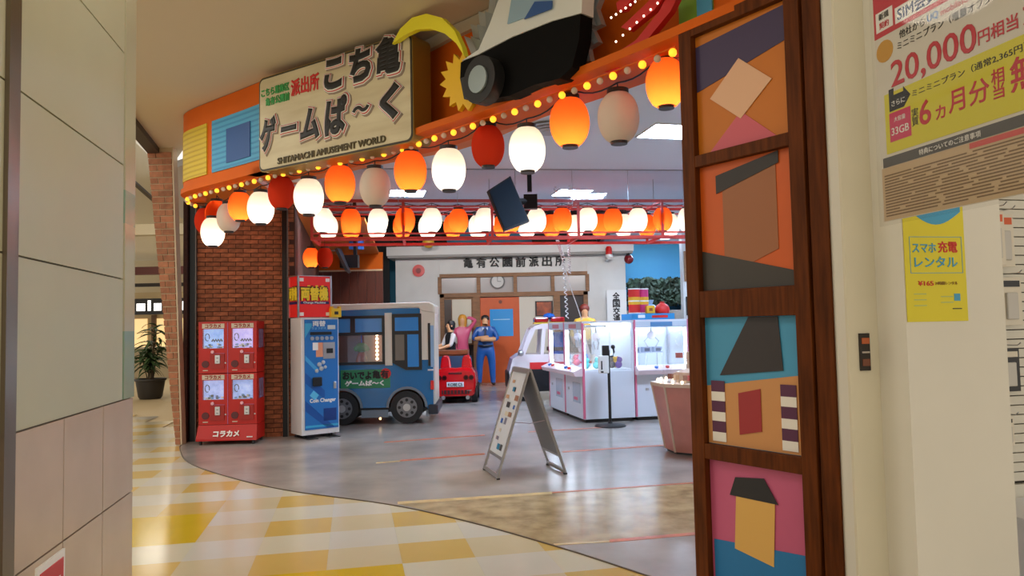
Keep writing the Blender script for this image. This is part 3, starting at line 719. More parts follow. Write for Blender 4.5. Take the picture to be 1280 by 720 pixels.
for k in range(7):
    for a_, b_ in (((764, 22), (800, -2)), ((770, 52), (822, 4))):
        t = k / 6; p = deco([(a_[0] + (b_[0] - a_[0]) * t, a_[1] + (b_[1] - a_[1]) * t)], 0.13)[0]
        MB().ball(p, 0.008, 8).build('tiny_lamp', mat('tiny_glow', (255, 255, 255), 0.4, emit=(255, 235, 210), es=2.0), ra)

# ------------------------------------------------------------------ bulbs under the fascia
bs = thing('bulb_string', 'string of small round yellow and clear bulbs under the fascia', 'string lights')
M_by = mat('bulb_yellow', (255, 190, 60), 0.4, emit=(255, 176, 40), es=1.6)
M_bc = mat('bulb_clear', (206, 190, 170), 0.15)
dense = spline([tuple(p) for p in off_pts(fascia_pts, 0.035)], 8)
acc, k, last = 0.0, 0, dense[0]
by = MB().ball((0, 0, 0), 0.026, 10).build('bulb', M_by, bs, smooth=True); bc = MB().ball((0, 0, 0), 0.024, 10).build('bulb', M_bc, bs, smooth=True)
dy_, dc_ = by.data, bc.data; bpy.data.objects.remove(by); bpy.data.objects.remove(bc)
MB().tube([(p.x, p.y, 3.187) for p in dense[::4] if p.x < 1.0], 0.006, 5).build('bulb_rail', M_orange, bs)
for p in dense[1:]:
    acc += (p - last).length; last = p
    if acc > 0.118 and p.x < 0.99:
        acc = 0; k += 1
        o = bpy.data.objects.new('bulb', dy_ if k % 2 else dc_); COL.objects.link(o); o.parent = bs; o.location = (p.x, p.y, 3.158)

# ------------------------------------------------------------------ lanterns
PAPER = {'orange': paper_mat('paper_orange', (238, 98, 38)), 'white': paper_mat('paper_white', (246, 236, 218)),
         'grey': paper_mat('paper_offwhite', (236, 220, 206), 0.25), 'red': paper_mat('paper_red', (222, 66, 40), 0.3)}
M_lcap = mat('lantern_cap', (30, 18, 14), 0.5)
def lantern_mesh(kind):
    prof = []
    for i in range(25):
        a = -1.15 + 2.30 * i / 24
        r = 0.5 * math.cos(a) ** 0.86
        prof.append((r, 0.60 * math.sin(a) / math.sin(1.15)))
    m = MB(); n = 32; vs = []; fs = []
    for r, zz in prof:
        for k in range(n):
            rr = r * (1 + (0.012 if k % 4 == 0 else 0.0))
            vs.append((rr * math.cos(2 * PI * k / n), rr * math.sin(2 * PI * k / n), zz))
    for j in range(len(prof) - 1):
        for k in range(n): fs.append((j * n + k, j * n + (k + 1) % n, (j + 1) * n + (k + 1) % n, (j + 1) * n + k))
    o = m.add(vs, fs).build('shade', PAPER[kind], smooth=True); me = o.data; bpy.data.objects.remove(o); return me
LM = {k: lantern_mesh(k) for k in PAPER}
o = MB().lathe([(0.25, 0.57), (0.265, 0.58), (0.265, 0.69), (0.24, 0.69), (0.235, 0.60)], 20).build('c', M_lcap); LTOP = o.data; bpy.data.objects.remove(o)
o = MB().lathe([(0.19, -0.66), (0.20, -0.66), (0.20, -0.58), (0.19, -0.58)], 20).build('c', M_lcap); LBOT = o.data; bpy.data.objects.remove(o)
LIT = {}
def lantern(pos, d, kind, label, group, power, lit=True):
    t = thing('paper_lantern', label, 'lantern', pos, random.uniform(0, 3), group); t.scale = (d, d, d)
    for nm, me in (('shade', LM[kind]), ('top_ring', LTOP), ('bottom_ring', LBOT)):
        c = bpy.data.objects.new(nm, me); COL.objects.link(c); c.parent = t
    MB().cyl((0, 0, 0.60), (0, 0, 0.85), 0.018, n=6).build('hook', M_black, t)
    if lit:
        l = LIT.get((kind, power))
        if l is None:
            l = bpy.data.lights.new('lantern_bulb', 'POINT'); l.energy = power; l.shadow_soft_size = 0.02
            l.color = (1, 0.80, 0.5) if kind == 'orange' else (1, 0.93, 0.80); LIT[(kind, power)] = l
        b = bpy.data.objects.new('lantern_bulb', l); COL.objects.link(b); b.parent = t; b.location = (0, 0, -0.33)
    return t
FR = [(832, 104, 50, 4.60, 'orange'), (773, 147, 52, 4.97, 'grey'), (712, 153, 50, 5.26, 'orange'), (659, 187, 46, 5.60, 'white'), (610, 183, 42, 5.97, 'red'),
      (561, 212, 43, 6.22, 'white'), (513, 214, 41, 6.60, 'orange'), (469, 234, 39, 6.90, 'grey'), (425, 230, 38, 7.20, 'orange'), (386, 246, 37, 7.50, 'white'),
      (352, 241, 33, 7.95, 'red'), (326, 260, 33, 8.10, 'white'), (300, 258, 29, 8.60, 'orange'), (286, 272, 29, 8.80, 'grey'), (271, 268, 28, 9.10, 'orange'), (266, 290, 29, 9.0, 'white'), (257, 276, 26, 9.45, 'red')]
LDES = {'orange': 'glowing orange paper lantern', 'white': 'glowing white paper lantern', 'red': 'unlit dull red paper lantern', 'grey': 'unlit greyish white paper lantern'}
knots = []
for i, (x, y, wpx, Y, kd) in enumerate(FR):
    p = at(x, y, Y); d = wpx / F * Y
    lab = '%s under the fascia, %s lantern counting from the wooden pillar' % (LDES[kd], ORD[i])
    lantern(p, d, kd, lab, 'lanterns along the shop front', {'orange': 3.6, 'white': 2.6}.get(kd, 0), kd in ('orange', 'white'))
    knots.append(p + Vector((0, 0, d * 0.86)))
wire = [at(860, 62, 4.55)] + knots
pts = []
for a_, b_ in zip(wire[:-1], wire[1:]):
    for k in range(6):
        t = k / 6; q = a_.lerp(b_, t); q.z -= 0.05 * math.sin(PI * t); pts.append(q)
pts.append(wire[-1])
o = MB().tube(pts, 0.006, 6).build('lantern_cable', M_black); tag(o, 'black cable carrying the lanterns along the shop front', 'cable')

# ------------------------------------------------------------------ red lantern truss
trr = math.radians(7.0)
tA = at(388, 270, 11.35); tl = 7.2
tz0, tz1 = 2.97, 3.56
tru = thing('red_truss', 'red steel box truss carrying two rows of lanterns', 'truss', (tA.x, tA.y, 0), trr)
M_rs = mat('red_steel', (206, 56, 48), 0.45)
TD = 0.85
for yy in (0.0, TD):
    for zz, hh in ((tz0, 0.045), (tz0 + 0.075, 0.022), (tz1, 0.045), (tz1 - 0.085, 0.022)):
        bx('rail', M_rs, tru, 0, tl, yy - 0.02, yy + 0.02, zz - hh / 2, zz + hh / 2)
for k in range(6):
    xx = 0.02 + k * 1.40
    for yy in (0.0, TD): bx('upright', M_rs, tru, xx - 0.02, xx + 0.02, yy - 0.018, yy + 0.018, tz0, tz1)
    for zz in (tz0, tz1): bx('cross_bar', M_rs, tru, xx - 0.018, xx + 0.018, 0, TD, zz - 0.018, zz + 0.018)
    MB().cyl((xx, TD / 2, tz1), (xx, TD / 2, 4.0), 0.008, n=6).build('hanger', M_chrome, tru)
TR = ['white', 'orange', 'white', 'orange', 'white', 'orange', 'white', 'orange', 'white', 'orange', 'white', 'orange', 'white', 'orange', 'white', 'orange']
RX = Matrix.Rotation(trr, 3, 'Z')
wires = [[], []]
for row, yy in ((0, 0.12), (1, 0.80)):
    for i in range(15):
        kd = TR[i]
        lx = 0.18 + i * 0.422 - (0.06 if row else 0) + (0.05 if i == 0 and row else 0)
        p = Vector((tA.x, tA.y, 0)) + RX @ Vector((lx, yy, 0)); p.z = 3.265 + random.uniform(-0.01, 0.01)
        lab = '%s in the %s row of the red truss, %s from the left' % (LDES[kd], 'front' if row == 0 else 'rear', ORD[i])
        lantern(p, 0.315, kd, lab, 'lanterns in the red truss', {'orange': 4.0, 'white': 3.2}[kd])
        wires[row].append(p + Vector((0, 0, 0.27)))
for row in (0, 1):
    pts = []
    for a_, b_ in zip(wires[row][:-1], wires[row][1:]):
        for k in range(4):
            t = k / 4; q = a_.lerp(b_, t); q.z -= 0.04 * math.sin(PI * t); pts.append(q)
    pts.append(wires[row][-1])
    o = MB().tube(pts, 0.006, 5).build('lantern_cable', M_black)
    tag(o, 'black cable above the %s lantern row of the red truss' % ('front', 'rear')[row], 'cable')
# hanging glass smoke barrier in front of the truss
M_barr = glass_mat('barrier_glass', (240, 246, 250), 0.04)
gb = thing('window_1', 'clear glass smoke barrier hanging from the arcade ceiling', 'window', (tA.x, tA.y - 0.35, 0), trr, kind='structure')
for k in range(9):
    bx('pane', M_barr, gb, k * 0.9 + 0.003 - 0.4, k * 0.9 + 0.897 - 0.4, 0, 0.006, 3.42, 4.0)
    bx('joint', mat('glass_joint', (140, 146, 156), 0.3), gb, k * 0.9 - 0.404, k * 0.9 - 0.397, -0.002, 0.008, 3.42, 4.0)
bx('top_rail', mat('glass_rail', (150, 154, 164), 0.4), gb, -0.4, 7.7, -0.012, 0.018, 3.985, 4.0)

# ------------------------------------------------------------------ ceiling fixtures
def panel_light(x, y, z, s, lab, rz=TH):
    t = thing('ceiling_light', lab, 'ceiling light', (x, y, z), rz, 'recessed panels in the arcade ceiling')
    MB().box(-s / 2, s / 2, -s / 2, s / 2, -0.012, -0.004).build('diffuser', M_panel, t)
    for a0, a1, b0, b1 in ((-1, 1, -1, -0.94), (-1, 1, 0.94, 1), (-1, -0.94, -0.94, 0.94), (0.94, 1, -0.94, 0.94)):
        bx('frame', M_white, t, a0 * s / 2 * 1.08, a1 * s / 2 * 1.08, b0 * s / 2 * 1.08, b1 * s / 2 * 1.08, -0.018, 0.0)
M_panel = mat('panel_glow', (255, 255, 255), 0.5, emit=(196, 222, 255), es=108.0)
for x, y, s, lab in [(2.05, 9.3, 0.62, 'square ceiling light panel beside the wooden pillar'), (1.14, 13.5, 0.6, 'square ceiling light panel above the crane machines, beyond the truss'),
                     (-1.85, 13.2, 0.6, 'square ceiling light panel left of the leaning screen'), (4.32, 20.9, 0.6, 'farthest square ceiling light panel, right of the police box'),
                     (4.6, 9.8, 0.62, 'square ceiling light panel behind the wooden pillar'), (4.3, 14.2, 0.6, 'square ceiling light panel behind the picture pillar, deep in the arcade'), (5.6, 17.5, 0.6, 'square ceiling light panel near the right wall')]:
    panel_light(x, y, 4.0, s, lab)
v_ = thing('air_vent', 'round white air diffuser in the arcade ceiling', 'vent', (0.50, 9.0, 4.0))
for r0, zz in ((0.26, -0.03), (0.19, -0.045), (0.12, -0.06)):
    MB().lathe([(r0, zz), (r0 + 0.05, zz), (r0 + 0.02, -0.005), (r0 - 0.01, -0.005)], 28).build('ring', mat('vent_grey', (176, 176, 182), 0.5), v_, smooth=True)
MB().lathe([(0.09, -0.07), (0.09, -0.06), (0.03, -0.004)], 20).build('cone', mat('vent_grey', (176, 176, 182), 0.5), v_)
DL = [(575, 160, 3.45), (455, 203, 3.45), (370, 225, 3.45), (688, 133, 3.45), (368, 293, 3.46), (389, 300, 3.46), (405, 307, 3.46), (419, 313, 3.46)]
for i, (x, y, z) in enumerate(DL):
    p = fl(x, y, z)
    t = thing('downlight', 'small round downlight in the orange %s, %s from the %s' % (('soffit', ORD[i], 'signboard') if i < 4 else ('lowered ceiling', ORD[i - 4], 'brick wall')), 'downlight', p, 0, 'downlights in the orange ceiling')
    MB().lathe([(0.085, -0.006), (0.085, -0.002), (0.02, -0.001)], 20).build('lens', M_down, t)
    MB().lathe([(0.088, -0.014), (0.105, -0.012), (0.105, 0.0), (0.088, 0.0)], 20).build('ring', M_white, t)
    l = bpy.data.lights.new('downlight_lamp', 'SPOT'); l.energy = 60 if i < 4 else 25; l.color = (1, 0.9, 0.75); l.spot_size = 1.5; l.spot_blend = 0.6; l.shadow_soft_size = 0.06
    lo = bpy.data.objects.new('downlight_lamp', l); COL.objects.link(lo); lo.parent = t; lo.location = (0, 0, -0.03)

# ================================================================== HANGING SCREENS, CABLES
def quad_box(name, pts, th, m, parent, back=True):
    p = [Vector(q) for q in pts]; n = (p[1] - p[0]).cross(p[3] - p[0]).normalized()
    if n.y < 0: n = -n
    return MB().prism(p, n * th).build(name, m, parent)
tv = thing('hanging_screen', 'black tilted flat screen hanging from the ceiling by the white lantern', 'screen')
cs = [at(610, 238, 9.30), at(638, 220, 9.50), at(662, 276.5, 9.45), at(631, 288.5, 9.22)]
n3 = (cs[1] - cs[0]).cross(cs[3] - cs[0]); d3 = ray(662, 276.5); cs[2] = Vector((0, 0, EYE)) + d3 * ((cs[0] - Vector((0, 0, EYE))).dot(n3) / d3.dot(n3))
quad_box('bezel', cs, 0.05, M_black, tv)
cc = sum(cs, Vector()) / 4
quad_box('display', [cc + (p - cc) * 0.93 - Vector((0, 0.006, 0)) for p in cs], 0.004, mat('screen_glass', (26, 40, 54), 0.45, spec=0.2), tv)
pt = at(662, 240, 9.75)
MB().box(pt.x - 0.03, pt.x + 0.03, pt.y - 0.03, pt.y + 0.03, pt.z, 4.0).build('pole', M_blackm, tv)
q = at(664, 252, 9.75)
MB().box(q.x - 0.10, q.x + 0.08, q.y - 0.06, q.y + 0.06, q.z - 0.10, q.z + 0.09).build('bracket', M_blackm, tv)
MB().tube([at(646, 252, 9.66), at(660, 252, 9.75)], 0.045, 10).build('tilt_arm', M_blackm, tv)
tv2 = thing('hanging_screen', 'black screen seen edge-on hanging before the wooden wall', 'screen')
cs = [at(418, 311, 13.2), at(424, 313, 14.0), at(436, 342, 14.0), at(431, 338, 13.2)]
quad_box('bezel', cs, 0.05, M_black, tv2)
q = at(437, 327, 14.0)
MB().box(q.x - 0.17, q.x + 0.17, q.y - 0.08, q.y + 0.08, q.z - 0.12, q.z + 0.12).build('bracket', M_blackm, tv2)
p = at(444, 320, 14.0)
MB().box(p.x - 0.03, p.x + 0.03, p.y - 0.03, p.y + 0.03, p.z, 4.0).build('pole', M_blackm, tv2)
bb = thing('blue_box', 'small blue speaker box under the orange ceiling', 'box')
for x in (440, 451):
    p = at(x, 306, 14.6); MB().box(p.x - 0.05, p.x + 0.05, p.y - 0.05, p.y + 0.05, p.z - 0.09, p.z + 0.09).build('case', mat('speaker_blue', (50, 104, 180), 0.4), bb)
p = at(445, 300, 14.6); MB().box(p.x - 0.14, p.x + 0.14, p.y - 0.01, p.y + 0.01, p.z + 0.02, 3.46).build('bracket', M_black, bb)
M_cord = mat('white_cord', (206, 202, 198), 0.5)
def coil(px, Y, r, turns):
    P = [at(x, y, Y) for x, y in px]; pts = []
    N = turns * 8
    for i in range(N + 1):
        t = i / N * (len(P) - 1); k = min(int(t), len(P) - 2); q = P[k].lerp(P[k + 1], t - k)
        pts.append(q + Vector((r * math.cos(i * PI / 4), r * math.sin(i * PI / 4), 0)))
    return pts
o = MB().tube(coil([(694, 230), (694, 292), (704, 320), (709, 398)], 12.9, 0.022, 40), 0.009, 5).build('coiled_cord', M_cord); tag(o, 'coiled white cord hanging from the ceiling before the police box', 'cord')
o = MB().tube(coil([(712, 230), (711, 296), (712, 342)], 12.9, 0.022, 30), 0.009, 5).build('coiled_cord', M_cord); tag(o, 'shorter coiled white cord hanging beside the longer one', 'cord')
o = MB().tube([at(x, y, 12.9) for x, y in ((695, 300), (706, 335), (714, 362), (722, 384), (727, 400))], 0.009, 6).build('slanted_rope', M_cord); tag(o, 'thin straight white cord slanting down behind the crane machines', 'cord')

# ================================================================== CAPSULE MACHINE (four red units)
gm = thing('capsule_machine', 'red capsule toy machine of four windows against the brick wall', 'capsule machine', fl(248, 556.5) + Vector((0, 0, 0)), math.radians(3))
GW, GD, GH = 0.80, 0.38, 1.70
M_gred = mat('machine_red', (184, 20, 10), 0.4)
M_gred2 = mat('machine_red_dark', (160, 24, 18), 0.4)
MB().prism([(-0.012, -0.07, 0.06), (GW + 0.012, -0.07, 0.06), (GW + 0.012, -0.07, 0.09), (GW, 0, 0.27), (0, 0, 0.27), (-0.012, -0.07, 0.09)], (0, 0.1, 0)).build('lower_skirt', M_gred, gm)
bx('plinth', M_gred, gm, 0.0, GW, 0.0, GD, 0.06, 0.27)
text('lettering', 'コラカメ', 0.095, M_letter_wht, gm, (0.40, -0.062, 0.155), width=0.36, bold=0.05, rx=PI / 2 - 0.33)
bx('price_tag', M_white, gm, 0.68, 0.76, -0.075, -0.07, 0.10, 0.115)
for x in (0.04, GW - 0.04):
    for y in (-0.03, GD - 0.04): MB().cyl((x, y, 0), (x, y, 0.07), 0.02, n=10).build('foot', M_black, gm)
for col in (0, 1):
    for row in (0, 1):
        x0, z0 = col * 0.402, 0.275 + row * 0.715
        un = bx('unit', M_gred, gm, x0 + 0.002, x0 + 0.396, 0.06, GD, z0, z0 + 0.705)
        def sub(nm, m, a, b, c, d, y0=-0.004, y1=0.0, bev=0.0): return bx(nm, m, un, x0 + a, x0 + b, y0, y1, z0 + c, z0 + d, bev)
        sub('front_frame', M_gred, 0.002, 0.396, 0.0, 0.345, 0.0, 0.06); sub('front_frame', M_gred, 0.002, 0.396, 0.615, 0.705, 0.0, 0.06)
        sub('front_frame', M_gred, 0.002, 0.055, 0.345, 0.615, 0.0, 0.06); sub('front_frame', M_gred, 0.345, 0.396, 0.345, 0.615, 0.0, 0.06)
        sub('title_plate', mat('plate_cream', (206, 196, 176), 0.5), 0.05, 0.355, 0.625, 0.69)
        text('lettering', 'コラカメ', 0.06, mat('title_red', (150, 26, 22), 0.5), un, (x0 + 0.20, -0.006, z0 + 0.658), width=0.22, bold=0.04)
        sub('display_back', mat('display_glow_%d%d' % (col, row), (190, 200, 235), 0.5, emit=[(150, 170, 230), (130, 160, 220), (120, 170, 240), (190, 170, 245)][col + 2 * row], es=0.8, scale=9, rgb2=(60, 76, 130)), 0.055, 0.345, 0.345, 0.615, 0.05, 0.06)
        for k in range(14):
            a, c = random.uniform(0.065, 0.31), random.uniform(0.345, 0.39)
            MB().box(x0 + a, x0 + a + 0.03, 0.02, 0.045, z0 + c, z0 + c + random.uniform(0.01, 0.03)).build('prize', mat(['prize_white', 'prize_navy', 'prize_sky'][k % 3], [(220, 224, 230), (26, 30, 44), (90, 150, 210)][k % 3], 0.5), un)
        MB().tube([(x0 + 0.11 + 0.03 * math.cos(a), 0.03, z0 + 0.50 + 0.05 * math.sin(a)) for a in [k * PI / 6 for k in range(-1, 11)]], 0.006, 6).build('claw_arm', M_black, un)
        if row: MB().tube([(x0 + 0.17 + 0.018 * k, 0.035, z0 + 0.44 + 0.03 * (k % 2)) for k in range(9)], 0.012, 6).build('dark_prize', M_black, un)
        sub('pane', M_glass, 0.055, 0.345, 0.345, 0.615, 0.006, 0.010)
        sub('coin_box', M_gred2, 0.16, 0.355, 0.06, 0.27, -0.012, 0.0)
        sub('coin_mechanism', M_chrome, 0.23, 0.30, 0.13, 0.25, -0.024, -0.012, 0.006)
        for k in range(2): sub('coin_slot', M_black, 0.252, 0.278, 0.155 + 0.05 * k, 0.163 + 0.05 * k, -0.026, -0.023)
        MB().cyl((x0 + 0.195, 0, z0 + 0.295), (x0 + 0.195, -0.02, z0 + 0.295), 0.022, n=14).build('knob', mat('knob_pink', (232, 178, 190), 0.4), un)
        sub('label_strip', mat('label_lilac', (176, 90, 130), 0.5), 0.18, 0.36, 0.268, 0.278)
        MB().cyl((x0 + 0.095, 0.004, z0 + 0.125), (x0 + 0.095, -0.008, z0 + 0.125), 0.05, n=18).build('prize_hatch', mat('hatch_dark', (92, 34, 38), 0.5), un)
        sub('hatch_label', mat('plate_cream', (206, 196, 176), 0.5), 0.06, 0.13, 0.032, 0.044)
        MB().cyl((x0 + 0.372, 0, z0 + 0.14), (x0 + 0.372, -0.012, z0 + 0.14), 0.01, n=10).build('lock', M_chrome, un)
bx('center_strip', mat('lilac_edge', (170, 110, 170), 0.3), gm, 0.397, 0.403, -0.004, 0.06, 0.28, 1.69)
bx('side_window', mat('side_smoke', (120, 100, 130), 0.1), gm, GW, GW + 0.003, 0.1, GD - 0.06, 0.62, 0.90)
bx('side_window', mat('side_smoke', (120, 100, 130), 0.1), gm, GW, GW + 0.003, 0.1, GD - 0.06, 1.33, 1.60)
bx('cap', M_gred2, gm, 0, GW, 0, GD, 1.695, 1.71)

# ================================================================== COIN CHANGER
cc_ = thing('coin_changer', 'white coin changing machine with blue patterned front', 'change machine', fl(377, 550), math.radians(38))
CW, CD, CH = 0.58, 0.40, 1.745
bx('cabinet', mat('cabinet_white', (222, 218, 216), 0.4), cc_, 0, CW, 0, CD, 0.055, CH, 0.006)
for x in (0.05, CW - 0.19): bx('floor_plate', M_black, cc_, x, x + 0.15, -0.12, CD + 0.03, 0, 0.012)
for x in (0.08, CW - 0.10):
    for y in (0.08, CD - 0.08): MB().cyl((x, y, 0.01), (x, y, 0.06), 0.025, n=10).build('leg', M_blackm, cc_)
fp = bx('front_panel', mat('changer_blue', (34, 112, 186), 0.3), cc_, 0.05, CW - 0.02, -0.012, 0.0, 0.13, CH - 0.03)
def fsh(pts, rgb, nm, y=-0.014): MB().prism([(x, y, z_) for x, z_ in pts], (0, 0.002, 0)).build('printed_band', mat('changer_' + nm, rgb, 0.3), fp)
fsh([(0.055, 0.40), (0.38, 0.14), (0.50, 0.14), (0.055, 0.55)], (22, 78, 150), 'deep')
fsh([(0.055, 0.95), (0.055, 0.80), (0.35, 0.55), (0.35, 0.68)], (24, 84, 158), 'deep2')
fsh([(0.055, 1.2), (0.055, 1.13), (0.25, 0.93), (0.25, 1.0)], (70, 160, 214), 'sky')
fsh([(0.12, 0.62), (0.20, 0.55), (0.26, 0.62), (0.18, 0.69)], (90, 186, 228), 'pale')
fsh([(0.055, 1.66), (0.055, 1.45), (0.16, 1.62), (0.16, 1.66)], (66, 166, 210), 'sky2')
fsh([(0.33, 0.24), (0.53, 0.24), (0.53, 0.42), (0.33, 0.42)], (20, 56, 120), 'navy')
fsh([(0.055, 0.16), (0.555, 0.16), (0.555, 0.19), (0.055, 0.19)], (60, 170, 214), 'cyan')
text('lettering', '両替', 0.085, M_letter_wht, fp, (0.27, -0.015, 1.655), width=0.20, bold=0.03)
text('lettering', 'りょうがえ', 0.04, mat('changer_lettersky', (150, 210, 236), 0.4), fp, (0.27, -0.015, 1.59), width=0.22)
text('lettering', 'Coin Changer', 0.075, M_letter_wht, fp, (0.32, -0.015, 0.535), width=0.40, bold=0.03)
bx('label', mat('label_white', (210, 214, 210), 0.5), fp, 0.40, 0.52, -0.018, -0.012, 1.57, 1.63)
bx('coin_guide', M_black, fp, 0.13, 0.46, -0.03, -0.012, 1.49, 1.535, 0.006)
for k in range(5): MB().cyl((0.16 + k * 0.075, -0.012, 1.44), (0.16 + k * 0.075, -0.026, 1.44), 0.028, n=14).build('button', M_chrome, fp)
bx('bill_plate', M_chrome, fp, 0.33, 0.51, -0.022, -0.012, 1.14, 1.38)
bx('bill_inserter', M_black, fp, 0.38, 0.47, -0.045, -0.022, 1.22, 1.29, 0.004)
bx('orange_label', mat('changer_orange', (226, 150, 110), 0.5), fp, 0.22, 0.325, -0.016, -0.012, 1.17, 1.38)
bx('paper_note', M_letter_wht, fp, 0.17, 0.25, -0.018, -0.012, 1.27, 1.38)
for dx, dz, s in ((0, 0, 0.035), (0.06, 0.03, 0.03), (0.03, -0.06, 0.035), (0.09, -0.04, 0.025), (-0.04, -0.09, 0.03)):
    MB().ball((0.27 + dx, -0.012, 1.06 + dz), s, 10).build('coin_print', mat('coin_silver', (196, 200, 206), 0.3, 0.3), fp)
bx('return_cup', M_black, fp, 0.16, 0.30, -0.05, -0.012, 0.75, 0.88, 0.012)
bx('door_lock', M_chrome, fp, 0.485, 0.525, -0.03, -0.012, 0.70, 0.80, 0.004)
# illuminated box on top
tb = thing('sign_cube', 'red illuminated change machine sign cube on the coin changer', 'sign', fl(377, 550) + Vector((0, 0, CH)), math.radians(38))
TX0, TX1, TY1, TZ = -0.03, 0.47, 0.37, 0.60
bx('cube_face', mat('cube_red', (208, 32, 28), 0.3, emit=(208, 32, 28), es=0.25), tb, TX0, TX1, 0.02, TY1, 0.01, TZ)
for x, y in ((TX0, 0.02), (TX1, 0.02), (TX0, TY1), (TX1, TY1)): bx('corner_post', M_chrome, tb, x - 0.012, x + 0.012, y - 0.012, y + 0.012, 0, TZ + 0.01)
bx('top_rim', M_chrome, tb, TX0 - 0.012, TX1 + 0.012, 0.008, TY1 + 0.012, TZ, TZ + 0.012)
M_yl = mat('letter_yellow', (246, 214, 40), 0.4)
text('outline', '両替機', 0.20, M_letter_blk, tb, (0.215, 0.016, 0.345), width=0.45, bold=0.09)
text('lettering', '両替機', 0.20, M_yl, tb, (0.215, 0.008, 0.345), width=0.42, bold=0.045)
bx('name_strip', mat('strip_navy', (40, 30, 90), 0.4), tb, TX0 + 0.03, TX1 - 0.03, 0.014, 0.02, 0.195, 0.235)
text('lettering', 'Change Machine', 0.04, M_letter_wht, tb, (0.215, 0.012, 0.214), width=0.34, bold=0.02)
for x in (0.13, 0.25, 0.34): bx('furigana', M_yl, tb, x - 0.02, x + 0.02, 0.014, 0.02, 0.45, 0.47)
text('outline', '両替機', 0.20, M_letter_blk, tb, (TX0 - 0.003, 0.195, 0.345), rz=-PI / 2, width=0.33, bold=0.09)
text('lettering', '両替機', 0.20, M_yl, tb, (TX0 - 0.010, 0.195, 0.345), rz=-PI / 2, width=0.30, bold=0.045)
bx('name_strip', mat('strip_navy', (40, 30, 90), 0.4), tb, TX0 - 0.006, TX0, 0.05, 0.34, 0.195, 0.235)
for x in (TX0 + 0.05, TX1 - 0.05):
    for zz in (0.05, TZ - 0.05):
        bx('corner_mark', M_letter_wht, tb, x - 0.03, x + 0.03, 0.014, 0.02, zz - 0.025, zz + 0.025)
yb = thing('yellow_box', 'small yellow box sign at the corner of the coin changer', 'box', fl(377, 550) + Vector((0, 0, CH)), math.radians(38))
bx('case', mat('box_yellow', (232, 190, 28), 0.4), yb, 0.44, 0.60, -0.06, 0.02, 0.0, 0.13, 0.004)
bx('dark_window', M_black, yb, 0.49, 0.55, -0.064, -0.06, 0.04, 0.085)
for x in (0.45, 0.57): bx('clip', mat('box_yellow', (232, 190, 28), 0.4), yb, x, x + 0.03, -0.05, 0.02, 0.13, 0.16)

# ================================================================== BUS
bp_ = at(411, 520, 12.1); BX0 = -3.35
bus = thing('toy_bus', 'blue and cream small ride-on bus beside the coin changer', 'bus', (BX0, 12.1, 0), math.radians(2.0))
def X(px): return at(px, 450, 12.1).x - BX0
def Zp(py, px=470): return at(px, py, 12.1).z
M_bblue = mat('bus_blue', (12, 104, 158), 0.25, coat=0.3); M_bcream = mat('bus_cream', (222, 212, 192), 0.3, coat=0.3); M_bblk = mat('bus_trim', (20, 20, 22), 0.35)
xe = X(528); BD = 1.15
wl1, wl2, wzc, wr_ = X(427), X(507.5), 0.275, 0.265
def arch(cx, r, a0=PI, a1=0.0, n=14): return [(cx + r * math.cos(a0 + (a1 - a0) * k / n), wzc + r * math.sin(a0 + (a1 - a0) * k / n)) for k in range(n + 1)]
zb, zs = 0.16, 0.98
prof = [(0.0, zb)] + [p for p in arch(wl1, 0.31) if p[1] >= zb] + [p for p in arch(wl2, 0.31) if p[1] >= zb] + [(xe + 0.16, zb), (xe + 0.17, zs + 0.06), (xe - 0.52, zs + 0.06), (xe - 0.52, zs), (0.0, zs)]
side = MB().prism([(x, 0, z_) for x, z_ in prof], (0, 0.05, 0)).build('side_panel', M_bblue, bus)
MB().prism([(x, BD - 0.05, z_) for x, z_ in prof], (0, 0.05, 0)).build('side_panel', M_bblue, bus)
M_bgrey = mat('bus_grey', (112, 124, 134), 0.4)
for cx in (wl1, wl2):
    ring = arch(cx, 0.335) + arch(cx, 0.295, 0.0, PI)
    MB().prism([(x, -0.012, z_) for x, z_ in ring if True], (0, 0.03, 0)).build('wheel_arch', M_bgrey, bus)
MB().prism([(wl1 + 0.31, -0.008, 0.12), (wl2 - 0.31, -0.008, 0.12), (wl2 - 0.31, -0.008, 0.24), (wl1 + 0.31, -0.008, 0.24)], (0, 0.03, 0)).build('sill', M_bgrey, bus)
bx('sill', M_bgrey, bus, wl2 + 0.31, xe + 0.1, -0.006, 0.03, 0.12, 0.22)
bx('floor_pan', M_black, bus, 0.0, xe + 0.1, 0.05, BD - 0.05, 0.2, 0.26)
bx('interior_wall', mat('bus_interior', (150, 96, 66), 0.6), bus, 0.0, xe, BD - 0.25, BD - 0.22, 0.26, 1.8)
for cx in (wl1, wl2):
    for yy in (0.04, BD - 0.18):
        wh = MB().cyl((cx, yy - 0.06, wzc), (cx, yy + 0.10, wzc), wr_, n=32).build('wheel', mat('tire_black', (22, 22, 23), 0.6), bus, smooth=True)
        if yy < 0.5:
            MB().cyl((cx, yy - 0.075, wzc), (cx, yy - 0.055, wzc), 0.165, n=28).build('rim', mat('rim_grey', (120, 120, 124), 0.35, 0.6), wh, smooth=True)
            MB().cyl((cx, yy - 0.095, wzc), (cx, yy - 0.07, wzc), 0.06, n=16).build('hub', M_chrome, wh, smooth=True)
            for k in range(8):
                a = k * PI / 4
                MB().cyl((cx + 0.12 * math.cos(a), yy - 0.08, wzc + 0.12 * math.sin(a)), (cx + 0.12 * math.cos(a), yy - 0.074, wzc + 0.12 * math.sin(a)), 0.026, n=10).build('rim_hole', M_black, wh)
